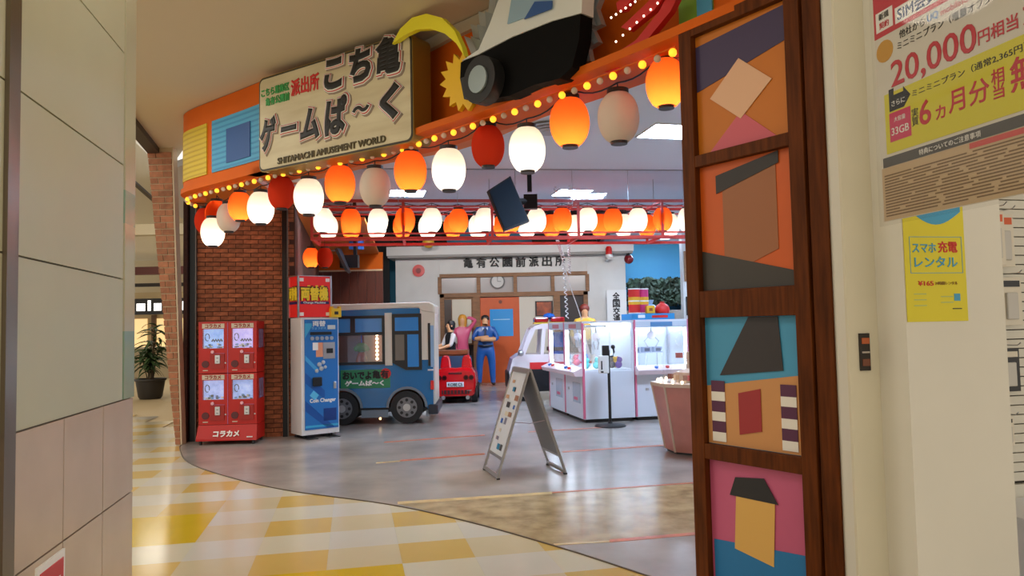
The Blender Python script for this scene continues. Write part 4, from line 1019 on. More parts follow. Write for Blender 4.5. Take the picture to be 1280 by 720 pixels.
# window band
zt = 1.80
w1a, w1b, w2a, w2b = 0.0, X(481), X(490), X(527)
def frame(nm, a, b, z0, z1, t=0.045, par=bus, m=M_bblk):
    g = MB(); g.box(a, b, -0.02, 0.05, z0, z0 + t).box(a, b, -0.02, 0.05, z1 - t, z1).box(a, a + t, -0.02, 0.05, z0 + t, z1 - t).box(b - t, b, -0.02, 0.05, z0 + t, z1 - t)
    return g.build(nm, m, par)
wf = frame('window_frame', w1a, w1b, zs, zt - 0.02)
bx('window_bar', M_bblk, wf, w1a, w1b, -0.02, 0.04, 1.46, 1.51); bx('window_bar', M_bblk, wf, X(438), X(444), -0.02, 0.04, 1.51, zt - 0.04)
M_pane = mat('blue_pane', (66, 140, 206), 0.1)
bx('upper_pane', M_pane, wf, X(412), X(438), 0.0, 0.01, 1.51, zt - 0.06); bx('upper_pane', M_pane, wf, X(444), w1b - 0.045, 0.0, 0.01, 1.51, zt - 0.06)
bx('lower_pane', M_glass, wf, w1a + 0.04, w1b - 0.04, 0.01, 0.016, zs + 0.04, 1.46)
z2 = 0.90
wf2 = MB().prism([(w2a, -0.02, zt), (w2b, -0.02, zt), (w2b, -0.02, z2 - 0.02), (w2a + 0.22, -0.02, z2 - 0.02), (w2a, -0.02, z2 + 0.10)], (0, 0.05, 0)).build('door_window_frame', M_bblk, bus)
bx('upper_pane', M_pane, wf2, w2a + 0.05, w2b - 0.05, -0.026, -0.02, 1.52, zt - 0.06)
bx('lower_pane', M_pane, wf2, w2a + 0.25, w2b - 0.05, -0.026, -0.02, z2 + 0.03, 1.46)
bx('lower_pane', mat('dusky_pane', (120, 110, 98), 0.2), wf2, w2a + 0.05, w2a + 0.20, -0.026, -0.02, z2 + 0.14, 1.46)
bx('window_bar', M_bblk, wf2, w2a + 0.20, w2a + 0.25, -0.028, -0.02, z2, 1.49)
bx('pillar', M_bcream, bus, w1b, w2a, -0.012, 0.05, zs - 0.02, zt + 0.02)
bx('upper_band', M_bblue, bus, 0.0, w2b - 0.02, -0.008, 0.05, zt - 0.03, 1.89)
MB().prism([(w2b - 0.02, -0.008, zs + 0.06), (xe + 0.19, -0.008, zs + 0.06), (xe + 0.21, -0.008, 1.9), (w2b - 0.02, -0.008, 1.92)], (0, 0.06, 0)).build('rear_pillar', M_bcream, bus)
MB().prism([(0.15, -0.02, 1.86), (w2b - 0.05, -0.02, 1.90), (w2b, -0.02, 1.84), (xe + 0.20, -0.02, 1.80), (xe + 0.20, -0.02, 1.94), (xe + 0.12, -0.02, 1.985), (0.05, -0.02, 1.975)], (0, BD + 0.04, 0)).build('roof', M_bcream, bus, bev=0.02)
bx('rear_wall', M_bcream, bus, xe + 0.15, xe + 0.19, 0.05, BD - 0.05, zb + 0.04, 1.85)
bx('rear_trim', M_bblk, bus, xe + 0.09, xe + 0.13, -0.016, 0.0, 0.94, 1.64)
bx('rear_trim', mat('rear_pane', (150, 180, 210), 0.1), bus, xe + 0.13, xe + 0.185, -0.014, 0.0, 0.92, 1.60)
bx('tail_lamp', mat('lamp_red', (220, 44, 40), 0.25), bus, xe + 0.12, xe + 0.175, -0.02, 0.0, 0.55, 0.70, 0.01)
bx('white_trim', M_white, bus, xe + 0.08, xe + 0.18, -0.012, 0.0, 0.86, 0.885)
bx('bumper', mat('bumper_dark', (34, 36, 48), 0.4), bus, xe + 0.08, xe + 0.24, -0.03, BD, 0.15, 0.31, 0.02)
MB().ball((X(474), -0.0, 0.10), 0.022, 8).build('marker_lamp', mat('marker_glow', (255, 220, 160), 0.4, emit=(255, 210, 140), es=3.0), bus)
sb = bx('side_sign', mat('bus_sign_green', (44, 132, 84), 0.4), bus, X(425.5), X(487), -0.012, 0.0, 0.60, 0.90)
text('lettering', 'おいでよ', 0.14, M_letter_blk, sb, (X(446), -0.018, 0.81), width=0.47, bold=0.05)
MB().cyl((X(481.5), -0.013, 0.83), (X(481.5), -0.010, 0.83), 0.085, n=20).build('red_disc', M_letter_red, sb)
text('lettering', '亀有', 0.14, M_letter_blk, sb, (X(475), -0.018, 0.82), width=0.27, bold=0.03)
text('lettering', 'ゲームぱ〜く', 0.09, M_letter_wht, sb, (X(455), -0.018, 0.68), width=0.64, bold=0.06)
# inside the bus: a string of bulbs and a plush
for k in range(7):
    MB().ball((at(473, 430, 12.95).x - BX0, BD - 0.3, 1.04 + k * 0.07), 0.028, 8).build('interior_bulb', mat('bulb_warm', (255, 236, 200), 0.4, emit=(255, 226, 190), es=4.0), bus)
gp = thing('green_plush', 'green and orange plush toy behind the bus window', 'toy', (at(452, 430, 12.65).x, 12.65, 0.95))
MB().ball((0, 0, 0.30), 0.11, 14, 0.75).build('head', mat('plush_green', (110, 190, 40), 0.7), gp, smooth=True)
MB().lathe([(0.09, 0.0), (0.10, 0.08), (0.08, 0.16), (0.05, 0.22)], 14).build('body', mat('plush_orange', (226, 120, 30), 0.7), gp, smooth=True)
for s in (-1, 1): MB().ball((s * 0.09, 0, 0.28), 0.045, 10).build('ear', mat('plush_green', (110, 190, 40), 0.7), gp, smooth=True)
MB().tube([(0, 0, 0.36), (0, 0, 0.62)], 0.012, 6).build('hanging_loop', mat('plush_blue', (70, 100, 220), 0.6), gp)
bx('stand', mat('bus_interior', (150, 96, 66), 0.6), gp, -0.12, 0.12, -0.1, 0.1, -0.72, 0.0)

# ================================================================== RED RIDE-ON CAR (rear view)
rc = thing('red_ride_car', 'red open sports ride-on car seen from behind', 'ride-on car', (-1.20, 15.2, 0.0), 0.0)
M_cred = mat('car_red', (204, 18, 24), 0.2, coat=0.6)
MB().lathe([(0.30, 0.0), (0.30, 0.06), (0.1, 0.08)], 20, (0.0, 0.7, 0)).build('base', M_black, rc)
prof = [(-0.40, 0.22), (-0.37, 0.16), (0.37, 0.16), (0.40, 0.22), (0.42, 0.42), (0.40, 0.62), (0.34, 0.70), (0.18, 0.73), (0.0, 0.71), (-0.18, 0.73), (-0.34, 0.70), (-0.40, 0.62), (-0.42, 0.42)]
vs = []; fs = []; NS = 7
for j, (y, sc, dz) in enumerate([(0.0, 0.90, 0.0), (0.05, 0.98, 0.0), (0.25, 1.0, 0.02), (0.6, 0.98, -0.02), (1.0, 1.0, -0.02), (1.4, 0.95, -0.08), (1.55, 0.85, -0.12)]):
    for x, zz in prof: vs.append((x * sc, y, 0.16 + (zz - 0.16) * sc + (dz if zz > 0.5 else 0)))
n = len(prof)
for j in range(NS - 1):
    for k in range(n): fs.append((j * n + k, j * n + (k + 1) % n, (j + 1) * n + (k + 1) % n, (j + 1) * n + k))
fs += [tuple(range(n)), tuple(range((NS - 1) * n, NS * n))[::-1]]
MB().add(vs, fs).build('body', M_cred, rc, smooth=True)
for s in (-1, 1):
    MB().prism([(s * 0.10, 0.30, 0.68), (s * 0.34, 0.30, 0.68), (s * 0.31, 0.30, 0.92), (s * 0.26, 0.30, 0.98), (s * 0.18, 0.30, 0.98), (s * 0.13, 0.30, 0.92)], (0, 0.14, 0)).build('seat_back', M_cred, rc, bev=0.03)
    for x in (0.22, 0.33):
        MB().cyl((s * x, 0.02, 0.535), (s * x, -0.03, 0.535), 0.052, n=18).build('tail_lamp', mat('lamp_dark_red', (90, 16, 18), 0.2), rc)
        MB().cyl((s * x, -0.025, 0.535), (s * x, -0.034, 0.535), 0.034, n=16).build('lamp_lens', mat('lamp_lens', (50, 12, 16), 0.1), rc)
    for y in (0.3, 1.2): MB().cyl((s * 0.32, y, 0.18), (s * 0.43, y, 0.18), 0.17, n=22).build('wheel', mat('tire_black', (22, 22, 23), 0.6), rc, smooth=True)
    MB().cyl((s * 0.25, -0.03, 0.13), (s * 0.25, 0.06, 0.13), 0.04, n=14).build('exhaust', M_chrome, rc)
bx('spoiler_slot', mat('lamp_dark_red', (90, 16, 18), 0.2), rc, -0.14, 0.14, -0.012, 0.02, 0.60, 0.64, 0.01)
pl_ = bx('number_plate', M_white, rc, -0.175, 0.175, -0.02, 0.01, 0.345, 0.445, 0.006)
text('lettering', 'KOBE C5', 0.085, M_letter_blk, pl_, (0, -0.024, 0.395), width=0.29, bold=0.03)
bx('grille', mat('grille_dark', (60, 12, 14), 0.5), rc, -0.28, 0.28, -0.015, 0.02, 0.20, 0.28)
for k in range(8): bx('grille_bar', M_cred, rc, -0.25 + k * 0.07, -0.235 + k * 0.07, -0.022, -0.01, 0.20, 0.28)
MB().lathe([(0.05, 0.0), (0.05, 0.01)], 16).build('badge', M_chrome, rc).location = (0.28, -0.02, 0.27)
bx('windscreen', mat('car_screen', (60, 84, 110), 0.1), rc, -0.30, 0.30, 0.75, 0.77, 0.66, 0.95)

# wooden game counter behind the red car
wc = thing('wooden_counter', 'brown wooden game counter behind the red ride-on car', 'counter', (-1.66, 16.95, 0), 0)
M_cw = mat('counter_wood', (156, 84, 44), 0.4, var=0.2, scale=5, stretch=(0.6, 6, 6))
bx('top', M_cw, wc, -0.35, 0.62, 0, 0.6, 0.94, 1.04, 0.01)
bx('body', M_cw, wc, -0.32, 0.58, 0.05, 0.55, 0.0, 0.94)
bx('front_screen', mat('counter_blue', (58, 96, 130), 0.2), wc, -0.10, 0.50, 0.035, 0.05, 0.60, 0.90)
bx('front_trim', mat('counter_red', (150, 30, 36), 0.4), wc, 0.50, 0.60, 0.03, 0.05, 0.40, 1.0)

# ================================================================== PATROL CAR RIDE
pt_ = thing('patrol_ride_car', 'small white patrol ride-on car with red roof lamps', 'ride-on car', (0.12, 15.4, 0), math.radians(4))
M_pw = mat('patrol_white', (226, 214, 216), 0.25, coat=0.4)
# seen from its side; nose to the left (negative x)
def loft(secs, m, nm, par, smooth=True):
    vs = []; fs = []; n = len(secs[0])
    for s in secs: vs += s
    for j in range(len(secs) - 1):
        for k in range(n): fs.append((j * n + k, j * n + (k + 1) % n, (j + 1) * n + (k + 1) % n, (j + 1) * n + k))
    fs += [tuple(range(n)), tuple(range((len(secs) - 1) * n, len(secs) * n))[::-1]]
    return MB().add(vs, fs).build(nm, m, par, smooth=smooth)
low = [(-0.18, 0.20), (1.60, 0.20), (1.62, 0.62), (1.55, 0.95), (0.0, 0.97), (-0.14, 0.88), (-0.22, 0.60)]
cab = [(0.02, 0.95), (1.5, 0.95), (1.36, 1.50), (1.22, 1.585), (0.42, 1.585), (0.26, 1.52)]
loft([[(x * 0.97, 0.02, zz) for x, zz in low], [(x, 0.08, zz) for x, zz in low], [(x, 0.92, zz) for x, zz in low], [(x * 0.97, 0.98, zz) for x, zz in low]], M_pw, 'body', pt_)
for y0, y1 in ((0.06, 0.10), (0.90, 0.94)):
    for seg in ([(0.02, 0.95), (0.12, 0.95), (0.36, 1.50), (0.26, 1.52)], [(1.40, 0.95), (1.5, 0.95), (1.36, 1.52), (1.27, 1.50)], [(0.45, 0.95), (0.52, 0.95), (0.58, 1.52), (0.50, 1.52)], [(1.0, 0.95), (1.06, 0.95), (1.06, 1.52), (1.0, 1.52)]):
        MB().prism([(x, y0, zz) for x, zz in seg], (0, y1 - y0, 0)).build('cabin_post', M_pw, pt_)

loft([[(x, 0.05, zz) for x, zz in [(0.26, 1.49), (1.36, 1.49), (1.28, 1.56), (1.1, 1.60), (0.5, 1.60), (0.34, 1.56)]], [(x, 0.95, zz) for x, zz in [(0.26, 1.49), (1.36, 1.49), (1.28, 1.56), (1.1, 1.60), (0.5, 1.60), (0.34, 1.56)]]], M_pw, 'roof', pt_)
bx('seat', mat('seat_blue', (30, 80, 160), 0.6), pt_, 0.70, 1.05, 0.3, 0.7, 0.9, 1.42, 0.05)
bx('seat_back_strap', M_black, pt_, 0.66, 1.06, 0.29, 0.71, 1.02, 1.10)
bx('red_band', mat('patrol_red', (206, 30, 34), 0.3), pt_, 0.22, 1.62, -0.004, 0.06, 0.66, 0.80)
bx('red_band_note', M_letter_wht, pt_, 0.52, 0.66, -0.008, 0.0, 0.70, 0.73)
bx('black_panel', mat('patrol_black', (20, 20, 24), 0.3), pt_, 0.20, 1.62, -0.004, 0.06, 0.20, 0.66)
bx('front_bumper', M_black, pt_, -0.25, -0.12, 0.05, 0.95, 0.25, 0.62, 0.03)
for x in (0.10, 1.25):
    for y in (-0.02, 0.92):
        wh = MB().cyl((x, y, 0.20), (x, y + 0.12, 0.20), 0.20, n=24).build('wheel', mat('tire_black', (22, 22, 23), 0.6), pt_, smooth=True)
        MB().cyl((x, y - 0.012, 0.20), (x, y + 0.0, 0.20), 0.11, n=18).build('rim', M_chrome, wh)
MB().ball((0.03, -0.06, 1.0), 0.065, 12).build('side_mirror', M_chrome, pt_, smooth=True)
bx('light_base', mat('light_base_yellow', (226, 186, 60), 0.4), pt_, 0.36, 1.06, 0.30, 0.70, 1.60, 1.63)
for x in (0.37, 0.72): bx('roof_lamp', mat('roof_lamp_red', (160, 22, 30), 0.15), pt_, x, x + 0.30, 0.32, 0.68, 1.63, 1.74, 0.03)
MB().ball((0.70, 0.5, 1.76), 0.13, 14, 0.55).build('roof_badge', mat('lamp_blue', (50, 110, 200), 0.2), pt_, smooth=True)

# ================================================================== POLICE BOX BUILDING
FY = 20.7
def fx(px): return at(px, 380, FY).x
def fz(py, px=640): return at(px, py, FY).z
pb = thing('police_box', 'white police box building with timber windows at the back', 'building', (0, FY, 0))
M_pbw = mat('police_white', (214, 212, 208), 0.6, var=0.05, scale=2)
M_tim = mat('timber', (136, 96, 62), 0.6, var=0.2, scale=6, stretch=(0.6, 4, 4))
xl0, xr0 = fx(495), fx(783)
za, zbm, zl = fz(341), fz(366), fz(320)
bx('side_wall', M_pbw, pb, xl0, fx(550), 0, 0.2, 0, zl + 0.1)
bx('side_wall', M_pbw, pb, fx(735), xr0, 0, 0.2, 0, zl + 0.1)
bx('name_panel', M_pbw, pb, fx(550), fx(735), 0.02, 0.2, za, zl + 0.1)
bx('eave', mat('eave_white', (212, 210, 208), 0.6), pb, fx(488), fx(790), -0.55, 0.6, 3.56, 3.80)
bx('eave_edge', mat('eave_grey', (150, 146, 142), 0.6), pb, fx(489), fx(789), -0.52, 0.5, 3.50, 3.56)
bx('return_wall', M_pbw, pb, xl0, xl0 + 0.2, 0.2, 1.4, 0, 3.6); bx('return_wall', M_pbw, pb, xr0 - 0.2, xr0, 0.2, 1.4, 0, 3.6)
bx('beam', M_tim, pb, fx(550), fx(735), -0.04, 0.15, za - 0.10, za); bx('beam', M_tim, pb, fx(550), fx(735), -0.04, 0.15, zbm - 0.10, zbm + 0.02)
edges = [550, 598.5, 644.5, 691.5, 735]
for i, px in enumerate(edges): bx('mullion', M_tim, pb, fx(px) - 0.05, fx(px) + 0.05, -0.03, 0.12, zbm, za - 0.08)
M_tp = mat('frosted_pane', (170, 164, 160), 0.25)
for a_, b_ in zip(edges[:-1], edges[1:]): bx('pane', M_tp, pb, fx(a_) + 0.05, fx(b_) - 0.05, 0.05, 0.06, zbm + 0.02, za - 0.10)
for i, ch_ in enumerate('亀有公園前派出所'):
    text('lettering', ch_, 0.29, M_letter_blk, pb, (fx(586 + i * 16.5), 0.005, fz(327.6)), width=0.28, bold=0.03, ext=0.02)
# door zone
bx('post', M_tim, pb, fx(550), fx(550) + 0.12, -0.04, 0.15, 0, zbm); bx('post', M_tim, pb, fx(735) - 0.12, fx(735), -0.04, 0.15, 0, zbm)
bx('post', M_tim, pb, fx(591), fx(600), -0.03, 0.12, 0, zbm - 0.1); bx('post', M_tim, pb, fx(692), fx(700), -0.03, 0.12, 0, zbm - 0.1)
wn = bx('window', M_tim, pb, fx(553), fx(591), 0.02, 0.08, fz(430), zbm - 0.1)
bx('pane', mat('cream_pane', (206, 198, 178), 0.4), wn, fx(565), fx(589), 0.0, 0.02, fz(428), fz(373)); bx('pane', mat('dark_pane', (70, 60, 54), 0.3), wn, fx(555), fx(564), 0.0, 0.02, fz(428), fz(373))
bx('dark_wainscot', mat('wainscot', (50, 40, 34), 0.7), pb, fx(553), fx(600), 0.02, 0.08, 0, fz(430))
dr = bx('door', mat('door_orange', (196, 84, 26), 0.45, var=0.04), pb, fx(600), fx(649), 0.05, 0.12, 0, fz(371))
MB().cyl((fx(625.5), 0.05, fz(377)), (fx(625.5), 0.03, fz(377)), 0.05, n=16).build('peephole', mat('door_dark', (110, 50, 24), 0.5), dr)
bx('inner_wall', mat('inner_cream', (206, 198, 182), 0.6), pb, fx(649), fx(692), 0.05, 0.12, 0, zbm - 0.1)
bx('inner_wall', mat('inner_dark', (58, 48, 44), 0.6), pb, fx(700), fx(735), 0.06, 0.12, 0, zbm - 0.1)
bx('bench', mat('bench_dark', (44, 44, 44), 0.6), pb, fx(700), fx(708), -0.02, 0.06, 1.2, 2.05)
# things on the police box
po2 = thing('blue_poster', 'plain blue glossy poster on the orange door', 'poster', (0, FY, 0))
bx('sheet', mat('door_poster', (50, 146, 214), 0.12), po2, fx(612), fx(641), 0.035, 0.05, fz(420), fz(386))
bx('white_streak', mat('door_poster_line', (160, 206, 232), 0.2), po2, fx(616), fx(637), 0.032, 0.036, fz(399.5), fz(398.5))
po3 = thing('orange_poster', 'small dark framed orange poster right of the door', 'poster', (0, FY, 0))
bx('frame', mat('poster_frame', (50, 30, 22), 0.5), po3, fx(669), fx(691), 0.03, 0.05, fz(396), fz(377))
bx('print', mat('poster_print_orange', (196, 92, 46), 0.5, scale=3, rgb2=(60, 40, 30)), po3, fx(671), fx(689), 0.025, 0.031, fz(394.5), fz(378.5))
ck = thing('wall_clock', 'round wall clock behind the transom window', 'clock', (fx(622.5), FY + 0.03, fz(351.5)))
MB().cyl((0, 0, 0), (0, -0.03, 0), 0.19, n=28).build('face', mat('clock_face', (190, 188, 184), 0.4), ck)
g = MB(); 
for k in range(28):
    a = 2 * PI * k / 28; b = 2 * PI * (k + 1) / 28
    g.prism([(0.17 * math.cos(a), -0.035, 0.17 * math.sin(a)), (0.21 * math.cos(a), -0.035, 0.21 * math.sin(a)), (0.21 * math.cos(b), -0.035, 0.21 * math.sin(b)), (0.17 * math.cos(b), -0.035, 0.17 * math.sin(b))], (0, 0.03, 0))
g.build('rim', mat('clock_rim', (90, 88, 86), 0.4), ck)
bx('hand', M_black, ck, -0.006, 0.006, -0.036, -0.032, 0, 0.14); bx('hand', M_black, ck, 0, 0.10, -0.036, -0.032, -0.006, 0.006)
al = thing('alarm_bell', 'round red fire alarm on the white wall', 'alarm', (fx(524), FY, fz(338.5, 524)))
MB().cyl((0, 0, 0), (0, -0.05, 0), 0.17, n=28).build('plate', M_red, al, smooth=True); MB().cyl((0, -0.05, 0), (0, -0.10, 0), 0.07, n=20).build('button', mat('alarm_dark', (130, 24, 24), 0.4), al, smooth=True)
lm = thing('red_lamp', 'small red beacon lamp on the police box wall', 'lamp', (fx(759), FY, fz(320, 759)))
MB().lathe([(0.09, -0.02), (0.09, 0.14), (0.06, 0.20), (0.01, 0.21)], 18, (0, -0.65, 0)).build('lens', M_red, lm, smooth=True); MB().lathe([(0.10, -0.10), (0.10, -0.02)], 18, (0, -0.65, 0)).build('base', M_white, lm)
MB().box(-0.03, 0.03, -0.62, 0.0, -0.14, -0.09).build('bracket', M_white, lm)
bl_ = thing('red_ball_lamp', 'dark red ball lamp hanging from the eave corner', 'lamp', (fx(784), FY - 0.5, fz(326, 784)))
MB().ball((0, 0, 0), 0.13, 16).build('ball', mat('ball_red', (120, 22, 28), 0.25), bl_, smooth=True); MB().cyl((0, 0, 0.12), (0, 0, 0.32), 0.02, n=8).build('stem', M_black, bl_); MB().lathe([(0.10, 0.08), (0.05, 0.15)], 14).build('cap', M_black, bl_)
ys2 = thing('yellow_ball', 'yellow ball ornament hanging above the police box eave', 'ornament', at(535.5, 303, 19.5))
MB().ball((0, 0, 0), 0.155, 16).build('ball', mat('ball_yellow', (206, 160, 40), 0.4), ys2, smooth=True); MB().cyl((0, 0, 0.14), (0, 0, 4.9 - at(535.5, 303, 19.5).z), 0.008, n=6).build('cord', M_cord, ys2)
vs_ = thing('vertical_sign', 'white vertical sign with black lettering beside the police box', 'sign', (0, FY - 0.45, 0))
bx('board', mat('sign_white', (226, 226, 224), 0.4), vs_, fx(757) - 0.02, fx(781) - 0.02, 0, 0.05, 0.0, fz(366))
for i, ch_ in enumerate('全国交通安全'):
    text('lettering', ch_, 0.22, M_letter_blk, vs_, (fx(768.5) - 0.02, -0.006, fz(373.5 + i * 9.4)), width=0.2, bold=0.03, ext=0.006)
# foliage along the mural and the hedge
def leaves(name, box_, n, s, m, lab, cat):
    x0, x1, y0, y1, z0, z1 = box_; g = MB()
    for _ in range(n):
        c = Vector((random.uniform(x0, x1), random.uniform(y0, y1), random.uniform(z0, z1) + 0.06 * math.sin(random.uniform(x0, x1) * 4)))
        a = Vector((random.uniform(-1, 1), random.uniform(-1, 1), random.uniform(-1, 1))).normalized() * s; b = a.cross(Vector((random.uniform(-1, 1), -1, random.uniform(-1, 1)))).normalized() * s * 0.6
        g.add([c - a, c + b, c + a, c - b], [(0, 1, 2, 3)])
    o = g.build(name, m); return tag(o, lab, cat, kind='stuff')
M_hedge = mat('hedge_green', (34, 50, 36), 0.7, var=0.4, scale=3); M_tree = mat('mural_leaf', (24, 34, 28), 0.8, var=0.3, scale=3)
leaves('hedge', (3.5, 7.3, 21.9, 22.4, 2.14, 2.85), 3800, 0.10, M_hedge, 'dark green leafy hedge above the stone wall', 'hedge')
leaves('artificial_foliage', (-3.6, -2.0, 21.5, 22.6, 3.95, 4.7), 1800, 0.13, M_tree, 'dark artificial foliage above the left end of the eave', 'foliage')
leaves('artificial_foliage', (0.7, 2.45, 21.5, 22.6, 3.95, 4.6), 1800, 0.13, M_tree, 'dark artificial foliage above the right end of the eave', 'foliage')
# framed picture and post behind the pillar
pw = MB().box(4.52, 5.2, 19.5, 19.8, 0, 4.0).build('wall_partition', mat('partition_white', (206, 206, 206), 0.6)); struct(pw, 'pale partition wall right of the hedge', 'wall')
fr = thing('framed_picture', 'tall brown framed picture on the pale partition', 'picture', (4.56, 19.5, 0))
bx('frame', M_tim, fr, 0.0, 0.36, -0.05, 0.0, 2.65, 3.45); bx('print', mat('print_grey', (150, 140, 130), 0.5), fr, 0.06, 0.30, -0.056, -0.05, 2.75, 3.35)
fr = thing('dark_monitor', 'small dark panel on the pale partition under the picture', 'panel', (4.56, 19.5, 0))
bx('case', M_black, fr, 0.02, 0.34, -0.05, 0.0, 1.75, 2.25, 0.01); bx('glass', mat('screen_glass', (26, 40, 54), 0.45, spec=0.2), fr, 0.05, 0.31, -0.054, -0.05, 1.8, 2.2)

# ================================================================== FIGURES
def grow(verts, edges, root, sub=2):
    """one continuous body from a joint skeleton: verts = {name: ((x, y, z), (rx, ry))}"""
    names = list(verts); idx = {n_: i for i, n_ in enumerate(names)}
    me = bpy.data.meshes.new('b'); me.from_pydata([verts[n_][0] for n_ in names], [(idx[a], idx[b]) for a, b in edges], [])
    o = bpy.data.objects.new('b', me); COL.objects.link(o)
    sk = o.modifiers.new('s', 'SKIN'); sk.use_smooth_shade = True
    if not me.skin_vertices: bpy.context.view_layer.objects.active = o
    sv = me.skin_vertices[0].data if me.skin_vertices else None
    if sv is None:
        bm = bmesh.new(); bm.from_mesh(me); bm.verts.layers.skin.verify(); bm.to_mesh(me); bm.free(); sv = me.skin_vertices[0].data
    for n_ in names:
        r = verts[n_][1]; sv[idx[n_]].radius = r if isinstance(r, tuple) else (r, r); sv[idx[n_]].use_root = (n_ == root)
    ss = o.modifiers.new('u', 'SUBSURF'); ss.levels = sub; ss.render_levels = sub
    dg = bpy.context.evaluated_depsgraph_get(); out = bpy.data.meshes.new_from_object(o.evaluated_get(dg))
    bpy.data.objects.remove(o); return out
def body_obj(name, me, parent, mats, rule):
    me.materials.clear()
    for m in mats: me.materials.append(m)
    for p in me.polygons: p.material_index = rule(p.center); p.use_smooth = True
    o = bpy.data.objects.new(name, me); COL.objects.link(o); o.parent = parent; return o
LEGS = [('pelvis', 'hipL'), ('hipL', 'kneeL'), ('kneeL', 'ankL'), ('ankL', 'toeL'), ('pelvis', 'hipR'), ('hipR', 'kneeR'), ('kneeR', 'ankR'), ('ankR', 'toeR')]
TORSO = [('pelvis', 'waist'), ('waist', 'chest'), ('chest', 'neck'), ('neck', 'chin'), ('chin', 'head'), ('head', 'crown')]
def base_fig(h, wide=1.0, face=(0, -1)):
    k = h / 1.75; f = Vector((face[0], face[1], 0))
    def P(x, y, z): return (x * k, y * k, z * k)
    v = {'pelvis': (P(0, 0, 0.93), (0.165 * wide * k, 0.12 * k)), 'waist': (P(0, 0, 1.08), (0.15 * wide * k, 0.11 * k)), 'chest': (P(0, 0, 1.33), (0.175 * wide * k, 0.125 * k)),
         'neck': (P(0, 0, 1.48), 0.058 * k), 'chin': (P(0, -0.01, 1.555), (0.072 * k, 0.08 * k)), 'head': (P(0, 0, 1.64), (0.085 * k, 0.10 * k)), 'crown': (P(0, 0.005, 1.71), (0.065 * k, 0.075 * k))}
    for s, n_ in ((-1, 'L'), (1, 'R')):
        v['hip' + n_] = (P(s * 0.10 * wide, 0, 0.86), 0.095 * wide * k); v['knee' + n_] = (P(s * 0.12 * wide, -0.01, 0.48), 0.07 * wide * k)
        v['ank' + n_] = (P(s * 0.13 * wide, 0.01, 0.09), 0.052 * wide * k); v['toe' + n_] = (P(s * 0.15 * wide, -0.15, 0.045), 0.042 * k)
    return v, P, k
SKIN = mat('figure_skin', (214, 160, 116), 0.4)
# plain life-size blue display figure with folded arms in front of the orange door
sfp = fl(608, 482)
fg = thing('display_figure', 'life-size blue uniformed display figure with folded arms by the door', 'statue', (sfp.x, 19.75, 0.0))
v, P, k = base_fig(1.86, 1.32)
v.update({'shL': (P(-0.20, 0, 1.40), 0.085 * k), 'elL': (P(-0.31, -0.06, 1.17), 0.068 * k), 'wrL': (P(-0.03, -0.21, 1.20), 0.055 * k), 'haL': (P(0.10, -0.20, 1.22), 0.05 * k),
          'shR': (P(0.20, 0, 1.40), 0.085 * k), 'elR': (P(0.31, -0.06, 1.16), 0.068 * k), 'wrR': (P(0.02, -0.25, 1.16), 0.055 * k), 'haR': (P(-0.12, -0.22, 1.15), 0.05 * k)})
me = grow(v, TORSO + LEGS + [('chest', 'shL'), ('shL', 'elL'), ('elL', 'wrL'), ('wrL', 'haL'), ('chest', 'shR'), ('shR', 'elR'), ('elR', 'wrR'), ('wrR', 'haR')], 'pelvis')
def rule(c):
    if c.z > 1.47 * k: return 1
    if 1.08 * k < c.z < 1.28 * k and c.y < -0.145 * k and abs(c.x) < 0.27 * k: return 1
    if c.z < 0.085 * k: return 2
    return 0
body_obj('body', me, fg, [mat('figure_blue', (26, 84, 160), 0.3), SKIN, mat('figure_shoe', (54, 36, 26), 0.4)], rule)
MB().ball((0, 0.012 * k, 1.685 * k), 0.10 * k, 18, 0.85).build('hair', mat('hair_dark', (28, 22, 22), 0.4), fg, smooth=True)
MB().lathe([(0.20, -0.025), (0.205, 0.0), (0.20, 0.025)], 24).build('belt', mat('belt_dark', (24, 30, 48), 0.4), fg).location = (0, 0, 1.0 * k)
fg.children[-1].scale = (1.0 * k, 0.74 * k, 1)
MB().prism([(-0.02, -0.138 * k, 1.43 * k), (0.02, -0.138 * k, 1.43 * k), (0.028, -0.16 * k, 1.25 * k), (0, -0.165 * k, 1.22 * k), (-0.028, -0.16 * k, 1.25 * k)], (0, 0.015, 0)).build('tie', mat('tie_navy', (20, 34, 70), 0.5), fg)
for s in (-1, 1): MB().prism([(s * 0.02, -0.13 * k, 1.45 * k), (s * 0.08, -0.12 * k, 1.46 * k), (s * 0.07, -0.145 * k, 1.38 * k)], (0, 0.02, 0)).build('collar', mat('collar_pale', (190, 206, 226), 0.5), fg)
# plain pink display figure with a raised arm
fg2 = thing('display_figure', 'life-size pink display figure with raised arm and long blond hair', 'statue', (at(578, 400, 20.0).x, 20.0, 0.0))
v, P, k = base_fig(1.88, 0.88)
v.update({'shL': (P(-0.17, 0, 1.40), 0.06 * k), 'elL': (P(-0.22, -0.02, 1.14), 0.05 * k), 'wrL': (P(-0.18, -0.10, 0.93), 0.04 * k), 'haL': (P(-0.16, -0.12, 0.84), 0.035 * k),
          'shR': (P(0.17, 0, 1.41), 0.06 * k), 'elR': (P(0.34, -0.04, 1.62), 0.05 * k), 'wrR': (P(0.17, -0.05, 1.70), 0.04 * k), 'haR': (P(0.10, -0.04, 1.68), 0.035 * k)})
me = grow(v, TORSO + LEGS + [('chest', 'shL'), ('shL', 'elL'), ('elL', 'wrL'), ('wrL', 'haL'), ('chest', 'shR'), ('shR', 'elR'), ('elR', 'wrR'), ('wrR', 'haR')], 'pelvis')
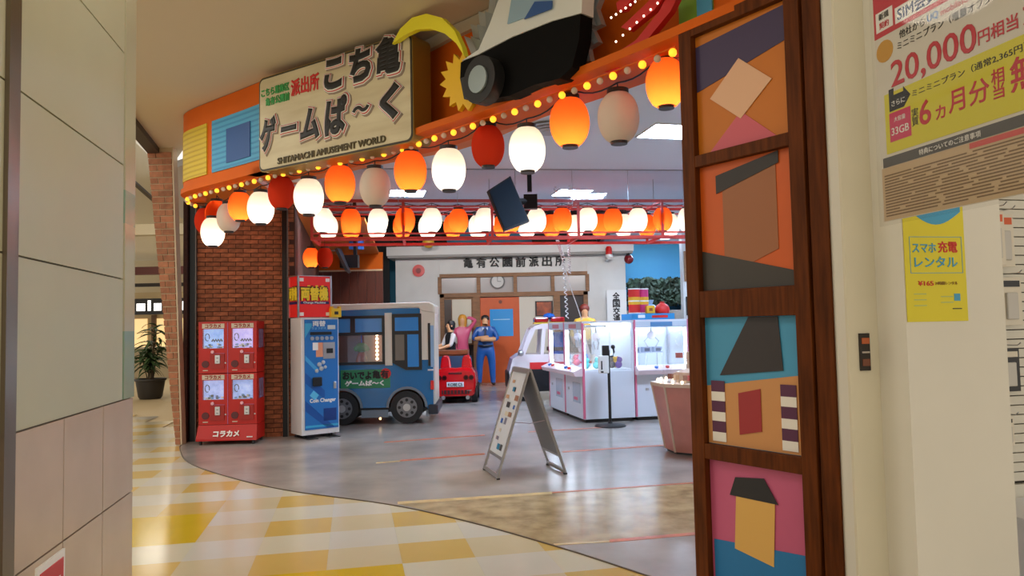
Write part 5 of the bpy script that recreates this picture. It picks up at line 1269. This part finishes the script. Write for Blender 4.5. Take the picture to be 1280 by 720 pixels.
body_obj('body', me, fg2, [mat('figure_pink', (214, 92, 130), 0.3), SKIN, mat('figure_shoe2', (150, 60, 80), 0.4)],
         lambda c: 1 if (c.z > 1.47 * k and c.x < 0.13 * k) or c.z < 0.6 * k and c.z > 0.09 * k else (2 if c.z <= 0.09 * k else 0))
MB().lathe([(0.05, 1.38 * k), (0.10, 1.45 * k), (0.115 * k, 1.58 * k), (0.118 * k, 1.68 * k), (0.08 * k, 1.76 * k), (0.02, 1.785 * k)], 18, (0, 0.045 * k, 0)).build('hair', mat('hair_blond', (214, 150, 50), 0.4), fg2, smooth=True)
# plain yellow display figure behind the crane machines
yx = at(731, 400, 16.9)
fg3 = thing('display_figure', 'yellow-clad display figure with reddish hair behind the crane machines', 'statue', (yx.x, 16.9, 0.0))
bx('platform', M_white, fg3, -0.35, 0.35, -0.3, 0.3, 0, 0.22)
v, P, k = base_fig(1.78, 0.95)
v = {n_: ((p[0], p[1], p[2] + 0.22), r) for n_, (p, r) in v.items()}
def P2(x, y, z): return (x * k, y * k, z * k + 0.22)
for s, n_ in ((-1, 'L'), (1, 'R')):
    v.update({'sh' + n_: (P2(s * 0.19, 0, 1.40), 0.07 * k), 'el' + n_: (P2(s * 0.30, 0.0, 1.14), 0.055 * k), 'wr' + n_: (P2(s * 0.26, -0.12, 0.95), 0.045 * k), 'ha' + n_: (P2(s * 0.22, -0.17, 0.88), 0.04 * k)})
me = grow(v, TORSO + LEGS + [('chest', 'shL'), ('shL', 'elL'), ('elL', 'wrL'), ('wrL', 'haL'), ('chest', 'shR'), ('shR', 'elR'), ('elR', 'wrR'), ('wrR', 'haR')], 'pelvis')
body_obj('body', me, fg3, [mat('figure_yellow', (222, 178, 48), 0.35), SKIN, mat('figure_dark', (40, 40, 50), 0.5)], lambda c: 1 if c.z > 1.47 * k + 0.22 or (abs(c.x) > 0.2 * k and c.z < 1.06 * k + 0.22 and c.z > 0.7) else (2 if c.z < 1.0 * k + 0.2 else 0))
MB().ball((0, 0.03 * k, 1.68 * k + 0.22), 0.115 * k, 16, 0.95).build('hair', mat('hair_red', (112, 40, 30), 0.5), fg3, smooth=True)
# visitor standing at the wooden counter, back half turned, reaching left
ps = thing('person', 'person in white shirt and black vest standing at the wooden counter', 'person', (at(563, 420, 17.9).x, 17.9, 0.0), math.radians(-62))
v, P, k = base_fig(1.72, 1.0)
v.update({'shL': (P(-0.19, 0, 1.40), 0.068 * k), 'elL': (P(-0.25, -0.10, 1.16), 0.052 * k), 'wrL': (P(-0.20, -0.33, 1.10), 0.038 * k), 'haL': (P(-0.19, -0.41, 1.085), (0.042 * k, 0.02 * k)),
          'shR': (P(0.19, 0, 1.40), 0.068 * k), 'elR': (P(0.25, -0.10, 1.16), 0.052 * k), 'wrR': (P(0.20, -0.33, 1.10), 0.038 * k), 'haR': (P(0.19, -0.41, 1.085), (0.042 * k, 0.02 * k))})
ed = TORSO + LEGS + [('chest', 'shL'), ('shL', 'elL'), ('elL', 'wrL'), ('wrL', 'haL'), ('chest', 'shR'), ('shR', 'elR'), ('elR', 'wrR'), ('wrR', 'haR')]
for s, n_ in ((-1, 'L'), (1, 'R')):
    for q, (dx, ln) in enumerate([(-0.03, 0.085), (-0.010, 0.10), (0.012, 0.095), (0.033, 0.075)]):
        v['f%s%d' % (n_, q)] = (P(s * 0.19 + dx, -0.41 - ln * 0.6, 1.09), 0.010 * k); v['g%s%d' % (n_, q)] = (P(s * 0.19 + dx * 1.1, -0.41 - ln, 1.07), 0.008 * k)
        ed += [('ha' + n_, 'f%s%d' % (n_, q)), ('f%s%d' % (n_, q), 'g%s%d' % (n_, q))]
    v['t' + n_] = (P(s * 0.19 - s * 0.055, -0.42, 1.08), 0.011 * k); ed.append(('ha' + n_, 't' + n_))
v['nose'] = (P(0, -0.115, 1.61), 0.014 * k); ed.append(('head', 'nose'))
me = grow(v, ed, 'pelvis')
def rule_p(c):
    if c.z > 1.475 * k: return 1
    if c.y < -0.14 * k and c.z > 1.0 * k: return 1
    if c.z < 0.08 * k: return 3
    if c.z < 0.95 * k: return 2
    if abs(c.x) > 0.165 * k: return 0
    return 4
body_obj('body', me, ps, [mat('shirt_white', (214, 212, 214), 0.7), SKIN, mat('trousers_dark', (36, 36, 44), 0.8), M_black, mat('vest_black', (26, 26, 32), 0.8)], rule_p)
MB().lathe([(0.07 * k, 1.53 * k), (0.098 * k, 1.60 * k), (0.105 * k, 1.68 * k), (0.08 * k, 1.745 * k), (0.02, 1.765 * k)], 18, (0, 0.028 * k, 0)).build('hair', mat('hair_black', (18, 16, 18), 0.5), ps, smooth=True)
for s in (-1, 1):
    MB().ball((s * 0.034 * k, -0.093 * k, 1.645 * k), 0.011 * k, 8).build('eye', M_black, ps); MB().ball((s * 0.092 * k, 0.0, 1.625 * k), 0.022 * k, 8).build('ear', SKIN, ps)
bx('mouth', mat('lip', (160, 84, 76), 0.5), ps, -0.022 * k, 0.022 * k, -0.098 * k, -0.085 * k, 1.56 * k, 1.567 * k)

# ================================================================== CRANE MACHINES
M_cw_ = mat('crane_white', (216, 220, 230), 0.35); M_pink = mat('crane_pink', (214, 110, 140), 0.35); M_cpale = mat('crane_inside', (232, 238, 245), 0.5)
M_tube = mat('crane_tube', (255, 255, 255), 0.5, emit=(215, 235, 255), es=42.0)
TOYC = [(70, 170, 170), (60, 60, 70), (220, 220, 226), (120, 90, 150), (230, 180, 60), (196, 90, 110), (240, 236, 228), (90, 140, 200)]
def crane(lab, loc, rz, w, d, h=1.61, side=True, pink=M_pink, kind=0):
    t = thing('crane_machine', lab, 'crane game', loc, rz, 'crane game machines')
    zg = 0.86
    bx('kick_base', M_black, t, 0.04, w - 0.04, 0.04, d - 0.04, 0, 0.07)
    cab = bx('cabinet', M_cw_, t, 0, w, 0, d, 0.06, zg - 0.05, 0.006)
    bx('play_floor', M_cpale, t, 0.02, w - 0.02, 0.02, d - 0.02, zg - 0.05, zg - 0.02)
    MB().prism([(0, -0.16, zg - 0.05), (0, 0.0, zg + 0.02), (0, 0.0, zg - 0.12), (0, -0.13, zg - 0.12)], (w, 0, 0)).build('control_shelf', mat('shelf_pinkwhite', (228, 206, 212), 0.35), t)
    for q in range(2): MB().cyl((w * (0.35 + 0.2 * q), -0.08, zg - 0.03), (w * (0.35 + 0.2 * q), -0.09, zg + 0.01), 0.03, n=14).build('button', M_letter_red if q else mat('button_blue', (60, 120, 210), 0.3), t)
    dd = bx('prize_door', mat('door_pale', (190, 204, 220), 0.2), t, w * 0.45, w * 0.85, -0.008, 0.0, 0.30, 0.62)
    bx('door_print', pink, dd, w * 0.52, w * 0.72, -0.012, -0.008, 0.34, 0.39)
    bx('service_lock', M_chrome, t, w * 0.18, w * 0.24, -0.01, 0.0, 0.48, 0.52)
    for x in (0.0, w - 0.035):
        for y in (0.0, d - 0.035): bx('corner_post', M_cw_, t, x, x + 0.035, y, y + 0.035, zg - 0.05, h - 0.02)
    for x in (-0.004, w - 0.026): bx('pink_trim', pink, t, x, x + 0.03, -0.006, 0.03, 0.07, h)
    bx('header', mat('header_pale', (196, 208, 222), 0.3), t, 0.035, w - 0.035, -0.004, 0.03, h - 0.13, h - 0.02)
    bx('header_print', mat('header_print_%d' % kind, [(196, 120, 130), (90, 140, 190)][kind], 0.4), t, w * 0.3, w * 0.7, -0.008, -0.004, h - 0.11, h - 0.04)
    bx('roof', M_cw_, t, -0.005, w + 0.005, -0.005, d + 0.005, h - 0.03, h)
    bx('front_pane', M_glass, t, 0.035, w - 0.035, 0.008, 0.014, zg, h - 0.13)
    for x in (0.01, w - 0.016): bx('side_pane', M_glass, t, x, x + 0.006, 0.035, d - 0.035, zg - 0.02, h - 0.08)
    bx('back_panel', M_cpale, t, 0.03, w - 0.03, d - 0.03, d - 0.015, zg - 0.05, h - 0.03)
    for x in (0.05, w - 0.05): MB().cyl((x, 0.05, zg), (x, 0.05, h - 0.15), 0.012, n=8).build('light_tube', M_tube, t)
    MB().cyl((0.06, d - 0.08, h - 0.08), (w - 0.06, d - 0.08, h - 0.08), 0.014, n=8).build('light_tube', M_tube, t)
    bx('gantry', M_chrome, t, 0.04, w - 0.04, d * 0.45, d * 0.45 + 0.04, h - 0.10, h - 0.06)
    cl_ = MB().cyl((w * 0.5, d * 0.47, h - 0.24), (w * 0.5, d * 0.47, h - 0.06), 0.02, n=10).build('claw', M_chrome, t)
    MB().ball((w * 0.5, d * 0.47, h - 0.26), 0.07, 14).build('claw_head', mat('claw_white', (235, 225, 232), 0.3), cl_, smooth=True)
    for s in (-1, 1): MB().tube([(w * 0.5 + s * 0.05, d * 0.47, h - 0.28), (w * 0.5 + s * 0.13, d * 0.47, h - 0.36), (w * 0.5 + s * 0.07, d * 0.47, h - 0.46)], 0.012, 6).build('claw_finger', M_chrome, cl_)
    return t
CP = Vector((1.095, 11.76, 0))
A_W, A_D = 1.02, 0.86
rzA = TH - PI / 2
crane('crane machine with side window nearest the sanitizer stand', CP + U * A_W, rzA, A_W, A_D)
crane('crane machine farther back beside the patrol ride-on car', CP + U * (2 * A_W + 0.01), rzA, A_W, A_D)
B_O = CP + V * (A_D + 0.015)
crane('crane machine facing the entrance with toy boxes on its roof', B_O, TH, 0.95, 0.90, 1.62, kind=1)
crane('crane machine behind the wooden pillar, right end of the row', B_O + V * 0.96, TH, 0.95, 0.90, 1.62, kind=1)
def toy(lab, p, s, c, shape):
    t = thing('plush_toy', lab, 'toy', p, random.uniform(0, 6), 'prizes in the crane machines'); m = mat('toy_%d' % c, TOYC[c], 0.7)
    MB().ball((0, 0, s * 0.7), s * 0.7, 12).build('body', m, t, smooth=True); MB().ball((0, -s * 0.2, s * 1.6), s * 0.55, 12).build('head', m, t, smooth=True)
    for q in (-1, 1): MB().ball((q * s * 0.45, 0, s * (2.0 + 0.2 * shape)), s * 0.22, 8, 1 + shape).build('ear', m, t, smooth=True)
ZF = 0.84
spots = [(0.15, 0.30, 0, 'teal plush toy low in the nearest crane machine'), (0.30, 0.22, 0, 'second teal plush toy in the nearest crane machine'), (0.42, 0.5, 2, 'white plush toy standing in the nearest crane machine'),
         (0.58, 0.26, 1, 'dark plush toy in the nearest crane machine'), (0.68, 0.22, 3, 'purple plush toy by the window of the nearest crane machine'), (0.70, 0.42, 4, 'yellow plush toy in the nearest crane machine'), (0.52, 0.36, 6, 'tall white plush rabbit in the nearest crane machine')]
for a_, b_, c, lab in spots: toy(lab, CP + V * a_ + U * b_ + Vector((0, 0, ZF)), 0.085 if c != 6 else 0.12, c, 1 if c == 6 else 0)
for i, (a_, b_, c) in enumerate([(0.3, 1.3, 5), (0.25, 1.6, 2), (0.5, 1.45, 7)]): toy('%s plush toy in the crane machine beside the patrol car' % ('rose', 'white', 'blue')[i], CP + V * a_ + U * b_ + Vector((0, 0, ZF)), 0.09, c, 0)
# boxed prizes on a shelf in the facing machine
for i in range(3):
    p = B_O + V * (0.22 + 0.2 * i) + U * 0.55
    t = thing('prize_box', 'small grey prize box in the facing crane machine, %s from the left' % ORD[i], 'box', (p.x, p.y, 1.07), TH, 'prize boxes')
    bx('carton', mat('prize_carton', (150, 160, 186), 0.5), t, -0.07, 0.07, -0.06, 0.06, 0, 0.09); bx('window', mat('prize_carton_dark', (70, 76, 100), 0.3), t, -0.045, 0.045, -0.063, -0.06, 0.02, 0.07)
    bx('rack', M_acr, t, -0.09, 0.09, -0.08, 0.08, -0.015, 0); MB().cyl((0, 0, ZF - 1.07), (0, 0, -0.01), 0.008, n=6).build('rack_post', M_chrome, t)
    # and below them the prize window
# plush cube stacked on the near machine's inside
# things on the roof of the facing machine
def drum(lab, a_, b_, r, h, c1, c2, z0=1.62):
    p = B_O + V * a_ + U * b_
    t = thing('prize_drum', lab, 'toy tin', (p.x, p.y, z0), 0, 'tins on the crane machine')
    MB().lathe([(r, 0), (r, h)], 24).build('drum_body', c1, t, smooth=True)
    for zz in (0.0, h * 0.5 - 0.01, h - 0.02): MB().lathe([(r + 0.004, zz), (r + 0.004, zz + 0.02)], 24).build('rim', M_white, t, smooth=True)
    MB().lathe([(r + 0.002, h * 0.36), (r + 0.002, h * 0.66)], 24).build('label_band', c2, t, smooth=True)
M_tr = mat('tin_red', (214, 44, 44), 0.35); M_tm = mat('tin_magenta', (204, 52, 120), 0.35); M_ty = mat('tin_yellow', (230, 180, 50), 0.4)
drum('red prize tin with yellow band on the crane machine roof', 0.12, 0.25, 0.095, 0.42, M_tr, M_ty, 1.72)
drum('magenta prize tin with yellow band beside the red one', 0.29, 0.30, 0.095, 0.42, M_tm, M_ty, 1.72)
p = B_O + V * 0.02 + U * 0.1
t = thing('blue_tray', 'long blue tray box on the crane machine roof', 'tray', (p.x, p.y, 1.62), TH)
M_tb = mat('tray_blue', (44, 140, 200), 0.4)
bx('tray_floor', M_tb, t, 0, 0.74, 0, 0.5, 0, 0.02); bx('front_lip', M_tb, t, 0, 0.74, 0, 0.02, 0.02, 0.10); bx('back_lip', M_tb, t, 0, 0.74, 0.48, 0.5, 0.02, 0.10); bx('end_lip', M_tb, t, 0, 0.02, 0.02, 0.48, 0.02, 0.10); bx('end_lip', M_tb, t, 0.72, 0.74, 0.02, 0.48, 0.02, 0.10)
bx('red_print', M_tr, t, 0.34, 0.62, -0.004, 0.0, 0.03, 0.07); bx('white_print', M_white, t, 0.1, 0.22, -0.004, 0.0, 0.03, 0.08)
bx('riser', M_tb, t, 0.03, 0.5, 0.06, 0.42, 0.02, 0.098)
p = B_O + V * 0.36 + U * 0.18
t = thing('yellow_toy_box', 'small yellow toy box in front of the tins', 'box', (p.x, p.y, 1.62), TH)
bx('carton', M_ty, t, -0.07, 0.07, -0.05, 0.05, 0.105, 0.23, 0.004); bx('face_print', mat('box_brown', (150, 90, 40), 0.5), t, -0.03, 0.03, -0.053, -0.05, 0.14, 0.19); bx('support', M_tb, t, -0.05, 0.05, -0.04, 0.03, 0.02, 0.105)
p = B_O + V * 0.60 + U * 0.22
t = thing('red_ball_toy', 'round red ball toy sitting in the blue tray', 'toy', (p.x, p.y, 1.64), 0)
MB().ball((0, 0, 0.13), 0.125, 16).build('ball', M_tr, t, smooth=True); MB().cyl((0, 0, 0.25), (0, 0, 0.275), 0.04, n=12).build('cap', M_tr, t)
p = B_O + V * 0.46 + U * 0.38
t = thing('clear_bag_toy', 'pale blue bagged toy behind the yellow box', 'toy', (p.x, p.y, 1.64), 0)
MB().ball((0, 0, 0.13), 0.12, 12, 1.0).build('bag', mat('bag_blue', (150, 190, 226), 0.15), t, smooth=True); MB().lathe([(0.03, 0.24), (0.06, 0.31)], 12).build('bag_neck', mat('bag_blue', (150, 190, 226), 0.15), t)

# ================================================================== SANITIZER STAND
sp_ = fl(763, 533)
t = thing('sanitizer_stand', 'black floor stand with white sanitizer dispenser by the crane machines', 'dispenser', (sp_.x, sp_.y, 0), 0)
MB().lathe([(0.235, 0.0), (0.24, 0.012), (0.22, 0.03), (0.04, 0.05), (0.03, 0.07)], 32).build('base', M_black, t, smooth=True)
MB().cyl((0, 0, 0.05), (0, 0, 1.16), 0.022, n=14).build('pole', M_black, t, smooth=True)
bx('dispenser_box', M_white, t, -0.16, -0.005, -0.07, 0.03, 0.81, 1.08, 0.012); bx('level_window', M_black, t, -0.125, -0.105, -0.074, -0.07, 0.87, 1.0)
bx('drip_slot', M_black, t, -0.13, -0.09, -0.074, -0.07, 0.82, 0.845)
bx('bottle', M_black, t, -0.10, 0.01, -0.05, 0.04, 1.08, 1.235, 0.012)
MB().tube([(0.02, 0, 1.06), (0.07, 0, 1.07), (0.085, -0.01, 1.13), (0.07, -0.02, 1.20)], 0.014, 8).build('curved_arm', M_black, t, smooth=True)
MB().ball((0.07, -0.02, 1.21), 0.035, 10).build('nozzle', M_black, t, smooth=True)

# ================================================================== A-FRAME BOARD
a1, a2, b1, b2 = fl(605, 587), fl(622, 600), fl(685, 582), fl(708, 594)
ba = (a1 + a2 + b1 + b2) / 4; wdir = ((a2 - a1) + (b2 - b1)).normalized(); sdir_ = ((b1 + b2) - (a1 + a2)) / 2
WH = ((a2 - a1).length + (b2 - b1).length) / 4
t = thing('sandwich_board', 'silver folding sandwich board standing on the arcade floor', 'sign', (ba.x, ba.y, 0), math.atan2(wdir.y, wdir.x))
# local x along the board's width, y across the spread
nloc = Matrix.Rotation(-math.atan2(wdir.y, wdir.x), 3, 'Z') @ sdir_
SP = nloc.length / 2; sgn = 1 if nloc.y > 0 else -1
M_alu = mat('aluminium', (186, 182, 178), 0.3, 0.7)
HT = 1.09
def leaf(s):                                              # s = -1: front leaf (left in view), +1: rear leaf
    def P(x, h): 
        f = h / HT; return Vector((x, s * sgn * SP * (1 - f), h))
    n_ = Vector((0, s * sgn * HT, SP)).normalized()       # outward
    lf_ = MB()
    nm = 'leaf_frame'
    par = None
    for i, (x0, x1, h0, h1) in enumerate([(-WH, -WH + 0.03, 0.0, HT), (WH - 0.03, WH, 0.0, HT), (-WH + 0.03, WH - 0.03, HT - 0.035, HT), (-WH + 0.03, WH - 0.03, 0.015, 0.05), (-WH + 0.03, WH - 0.03, 0.185, 0.215)]):
        MB().prism([P(x0, h0), P(x1, h0), P(x1, h1), P(x0, h1)], n_ * 0.022).build(nm, M_alu, t)
    pnl = MB().prism([P(-WH + 0.03, 0.215), P(WH - 0.03, 0.215), P(WH - 0.03, HT - 0.035), P(-WH + 0.03, HT - 0.035)], n_ * 0.010).build('panel', mat('poster_sheet', (206, 210, 216), 0.35) if s < 0 else mat('board_grey', (140, 138, 136), 0.5), t)
    MB().prism([P(-WH + 0.03, 0.215), P(WH - 0.03, 0.215), P(WH - 0.03, HT - 0.035), P(-WH + 0.03, HT - 0.035)], -n_ * 0.004).build('panel_back', mat('board_grey', (140, 138, 136), 0.5), t)
    for x in (-WH + 0.015, WH - 0.015): MB().box(x - 0.018, x + 0.018, s * sgn * SP - 0.018, s * sgn * SP + 0.018, 0, 0.02).build('foot', M_black, t)
    if s < 0:
        cols = [(60, 60, 66), (196, 150, 110), (30, 120, 160), (120, 120, 140), (206, 196, 176), (40, 90, 170), (150, 110, 90)]
        for i in range(17):
            x0 = random.uniform(-WH + 0.06, WH - 0.16); h0 = 0.26 + (i % 9) * 0.085
            x1, h1 = x0 + random.uniform(0.05, 0.14), h0 + random.uniform(0.03, 0.07)
            e = n_ * (0.0105 + 0.0004 * i)
            MB().prism([P(x0, h0) + e, P(x1, h0) + e, P(x1, h1) + e, P(x0, h1) + e], n_ * 0.001).build('print_block', mat('board_print_%d' % (i % 7), cols[i % 7], 0.5), pnl)
leaf(-1); leaf(1)
MB().tube([(-WH, 0, HT + 0.004), (WH, 0, HT + 0.004)], 0.02, 10).build('hinge_bar', M_alu, t)
MB().tube([(WH - 0.05, -SP * 0.45, HT * 0.52), (WH - 0.05, 0, HT * 0.50), (WH - 0.05, SP * 0.45, HT * 0.52)], 0.004, 6).build('stay_strap', mat('strap', (170, 150, 160), 0.5), t)

# ================================================================== TAPERED PINK SWEETS GAME
hp = fl(850, 568)
t = thing('sweets_pusher_game', 'pink tapered sweets game with clear dome behind the pillar', 'arcade game', (hp.x + 0.28, hp.y + 0.2, 0), math.radians(10))
def ring_(r, z, n=8, ph=PI / 8): return [(r * math.cos(ph + 2 * PI * k_ / n), r * math.sin(ph + 2 * PI * k_ / n), z) for k_ in range(n)]
M_hx = mat('game_pink', (196, 132, 122), 0.4, var=0.1, scale=4); M_hx2 = mat('game_trim', (220, 196, 176), 0.35)
vs = ring_(0.40, 0.03) + ring_(0.54, 0.80)
for k_ in range(8):
    a_, b_ = vs[k_], vs[(k_ + 1) % 8]; c_, d_ = vs[8 + (k_ + 1) % 8], vs[8 + k_]
    cen = Vector(((a_[0] + b_[0] + c_[0] + d_[0]) / 4, (a_[1] + b_[1] + c_[1] + d_[1]) / 4, 0)).normalized()
    MB().prism([a_, b_, c_, d_], -cen * 0.02).build('side_panel', M_hx, t)
    MB().cyl(a_, d_, 0.014, n=6).build('edge_trim', M_hx2, t)
MB().prism(ring_(0.56, 0.80), (0, 0, 0.04)).build('rim', M_hx2, t); MB().prism(ring_(0.38, 0.0), (0, 0, 0.03)).build('plinth', M_black, t)
for k_ in range(24):
    a_ = 2 * PI * k_ / 24
    MB().ball((0.47 * math.cos(a_), 0.47 * math.sin(a_), 0.86), 0.02, 6).build('rim_bulb', mat('bulb_warm', (255, 236, 200), 0.4, emit=(255, 226, 190), es=4.0), t)
MB().lathe([(0.42, 0.84), (0.42, 1.22), (0.36, 1.40), (0.2, 1.52), (0.02, 1.55)], 28).build('dome', M_glass, t, smooth=True)
MB().lathe([(0.25, 0.84), (0.25, 0.96), (0.12, 1.0), (0.12, 1.2)], 20).build('turntable', M_hx2, t, smooth=True)
for k_ in range(14):
    a_ = 2 * PI * k_ / 14 + random.uniform(0, 0.3); r_ = random.uniform(0.2, 0.34); z_ = random.choice((0.97, 1.05, 1.13)) if r_ < 0.25 else 0.87
    MB().box(-0.04, 0.04, -0.03, 0.03, 0, 0.06).build('sweet_pack', mat('sweet_%d' % (k_ % 3), [(196, 70, 80), (226, 190, 150), (140, 80, 60)][k_ % 3], 0.5), t, loc=(r_ * math.cos(a_), r_ * math.sin(a_), z_), rz=a_)
bx('gold_emblem', mat('game_gold', (170, 120, 40), 0.5), t, -0.05, 0.05, -0.405, -0.385, 0.12, 0.18)

# ================================================================== FAR MALL ON THE LEFT
M_mw = mat('far_wall', (206, 192, 160), 0.6)
o = MB().box(-24, -4.8, 33.5, 33.7, 0, 6).build('wall_far', M_mw); struct(o, 'cream wall at the far end of the mall', 'wall')
o = MB().prism([(-20, 12, 4.9), (xl(12) - 0.9, 12, 4.9), (-11.5, 33.5, 4.9), (-24, 33.5, 4.9)], (0, 0, 0.1)).build('ceiling_far', mat('far_ceiling', (226, 220, 204), 0.7)); struct(o, 'white mall ceiling far down the left walkway', 'ceiling')
for i, (y, z0, z1, c) in enumerate([(17, 3.85, 4.1, (196, 184, 156)), (24, 3.5, 3.75, (90, 44, 40)), (27, 3.3, 3.42, (40, 34, 32))]):
    o = MB().box(-24, -4.9 - (y - 10) * 0.21, y, y + 0.25, z0, z1).build('trim_%d' % (5 + i), mat('far_beam_%d' % i, c, 0.6)); struct(o, ['pale beam', 'dark red beam', 'thin dark beam'][i] + ' crossing the far left walkway', 'trim')
sf_ = thing('distant_shop', 'distant lit shop front with a black sign in the mall', 'shop', (-14.6, 30, 0))
bx('wall', mat('far_shop_wall', (190, 168, 128), 0.6), sf_, -3.5, 4.5, 0.8, 1.0, 0, 3.3)
sgn_ = bx('sign_board', M_black, sf_, -2.0, 2.2, -0.1, 0.05, 2.35, 3.0)
for x0_, w_, h_ in ((-1.3, 0.28, 0.42), (-0.9, 0.2, 0.3), (-0.6, 0.34, 0.3), (-0.15, 0.12, 0.42), (0.1, 0.3, 0.3), (0.5, 0.22, 0.42), (0.85, 0.3, 0.3), (1.25, 0.3, 0.36)): bx('sign_mark', mat('far_sign_glow', (240, 240, 240), 0.4, emit=(255, 255, 250), es=1.5), sgn_, x0_, x0_ + w_, -0.12, -0.1, 2.5, 2.5 + h_)
for k_ in range(5): bx('window', mat('far_window', (255, 226, 170), 0.4, emit=(255, 216, 150), es=0.7), sf_, -3.2 + k_ * 1.5, -2.1 + k_ * 1.5, 0.75, 0.8, 0.9, 2.2)
for k_ in range(6): bx('window_post', mat('far_post', (110, 80, 54), 0.6), sf_, -3.4 + k_ * 1.5, -3.22 + k_ * 1.5, 0.7, 0.8, 0, 2.35)
o = thing('planter_wall', 'low pale counter far behind the potted plant', 'counter', (-13.5, 26.5, 0)); bx('body', mat('far_counter', (176, 160, 128), 0.5), o, -3, 3.6, 0, 0.4, 0, 1.05); bx('top', mat('far_counter_top', (206, 196, 170), 0.4), o, -3.05, 3.65, -0.05, 0.45, 1.05, 1.1)
pp = fl(188, 498)
pl2 = thing('potted_plant', 'tall leafy potted plant standing in the left walkway', 'plant', (pp.x, pp.y, 0))
MB().lathe([(0.24, 0.0), (0.27, 0.05), (0.33, 0.42), (0.36, 0.44), (0.36, 0.48), (0.31, 0.48), (0.30, 0.44), (0.02, 0.43)], 24).build('pot', mat('pot_dark', (46, 42, 38), 0.5), pl2, smooth=True)
M_leaf = mat('leaf_green', (58, 84, 46), 0.5, var=0.3, scale=6); M_stem = mat('stem_brown', (86, 70, 46), 0.7)
lf0 = []
for k_ in range(3):
    n_ = 6; g = MB(); vs = []; fs = []
    for i in range(n_ + 1):
        f_ = i / n_; wd_ = 0.045 * math.sin(PI * min(1, 0.12 + f_ * 0.88)) + 0.002; z_ = 0.06 * math.sin(f_ * 2.6) - 0.16 * f_ * f_ * (1 + 0.3 * k_)
        vs += [(f_ * 0.42, -wd_, z_ + 0.012), (f_ * 0.42, 0, z_), (f_ * 0.42, wd_, z_ + 0.012)]
    for i in range(n_):
        for s in (0, 1): fs.append((i * 3 + s, i * 3 + s + 1, i * 3 + s + 4, i * 3 + s + 3))
    o = g.add(vs, fs).build('leaf', M_leaf); lf0.append(o.data); bpy.data.objects.remove(o)
for k_ in range(9):
    a_ = k_ * 2.4; h_ = random.uniform(1.0, 1.75); ln_ = random.uniform(0.06, 0.3)
    top = Vector((ln_ * math.cos(a_), ln_ * math.sin(a_), h_))
    MB().tube([(0.06 * math.cos(a_), 0.06 * math.sin(a_), 0.42), (0.5 * top.x, 0.5 * top.y, h_ * 0.6), top], 0.012, 6).build('stem', M_stem, pl2)
    for q in range(13):
        f_ = 0.32 + 0.68 * q / 12
        o = bpy.data.objects.new('leaf', lf0[q % 3]); COL.objects.link(o); o.parent = pl2
        o.location = (top.x * f_, top.y * f_, 0.42 + (h_ - 0.42) * f_); o.rotation_euler = (random.uniform(-0.5, 0.5), random.uniform(-0.6, 0.25), random.uniform(0, 2 * PI)); sc = random.uniform(0.7, 1.15); o.scale = (sc, sc, sc)
# a small lantern pair glowing over the coin changer, inside the side booth
for i, (x, y) in enumerate([(389, 322), (406, 322)]):
    lt_ = lantern(at(x, y, 12.0), 0.26, 'red' if i else 'orange', 'orange lantern glimpsed above the coin changer sign' if i == 0 else 'red lantern glimpsed above the coin changer sign', 'lanterns over the coin changer', 3.0, i == 0)
    MB().cyl((0, 0, 0.8), (0, 0, (4.0 - lt_.location.z) / 0.26), 0.015, n=6).build('cord', M_black, lt_)

# ------------------------------------------------------------------ spotlights aimed at the police box, and added fill lights for the far mall
def spot_fix(x, y, z, tx, ty, tz, power, lab, col=(1, 0.95, 0.9), size=1.5):
    t = thing('ceiling_spotlight', lab, 'spotlight', (x, y, z))
    d = (Vector((tx, ty, tz)) - Vector((x, y, z - 0.15))).normalized(); a = Vector((0, 0, -0.15))
    MB().cyl((0, 0, 0), (0, 0, -0.13), 0.012, n=8).build('stem', M_white, t)
    MB().cyl(a - d * 0.09, a + d * 0.07, 0.04, 0.055, n=16).build('head', M_white, t, smooth=True)
    MB().cyl(a + d * 0.066, a + d * 0.074, 0.045, n=16).build('lens', M_down, t)
    l = bpy.data.lights.new('spot_lamp', 'SPOT'); l.energy = power; l.color = col; l.spot_size = size; l.spot_blend = 0.7; l.shadow_soft_size = 0.05
    o = bpy.data.objects.new('spot_lamp', l); COL.objects.link(o); o.parent = t; o.location = a + d * 0.10
    o.rotation_euler = d.to_track_quat('-Z', 'Y').to_euler()
spot_fix(2.15, 15.3, 4.0, 2.3, 20.7, 1.6, 210, 'small white ceiling spotlight left of the hanging ball lamp')
spot_fix(2.6, 15.3, 4.0, 0.4, 20.7, 1.6, 210, 'small white ceiling spotlight nearest the blue wall')
spot_fix(-1.4, 15.3, 4.0, -1.2, 20.7, 1.6, 240, 'added white ceiling spotlight hidden behind the truss lanterns on the left')  # unseen extra lamp, added to brighten the facade
spot_fix(-2.6, 15.3, 4.0, -2.8, 20.7, 1.8, 150, 'added white ceiling spotlight next to the orange ceiling')  # another added lamp, lifts the left end of the police box
spot_fix(4.4, 19.6, 4.0, 4.4, 22.6, 2.9, 160, 'added white ceiling spotlight washing the blue wall')  # added lamp that brightens the back wall and hedge
for x, y in ((-8.0, 15.0), (-10.5, 22.0), (-12.5, 28.0)):
    area('far_mall_fill', (x, y, 4.85), 1.2, 45, (1, 0.92, 0.78))  # area lights without fixtures, added to brighten the far walkway
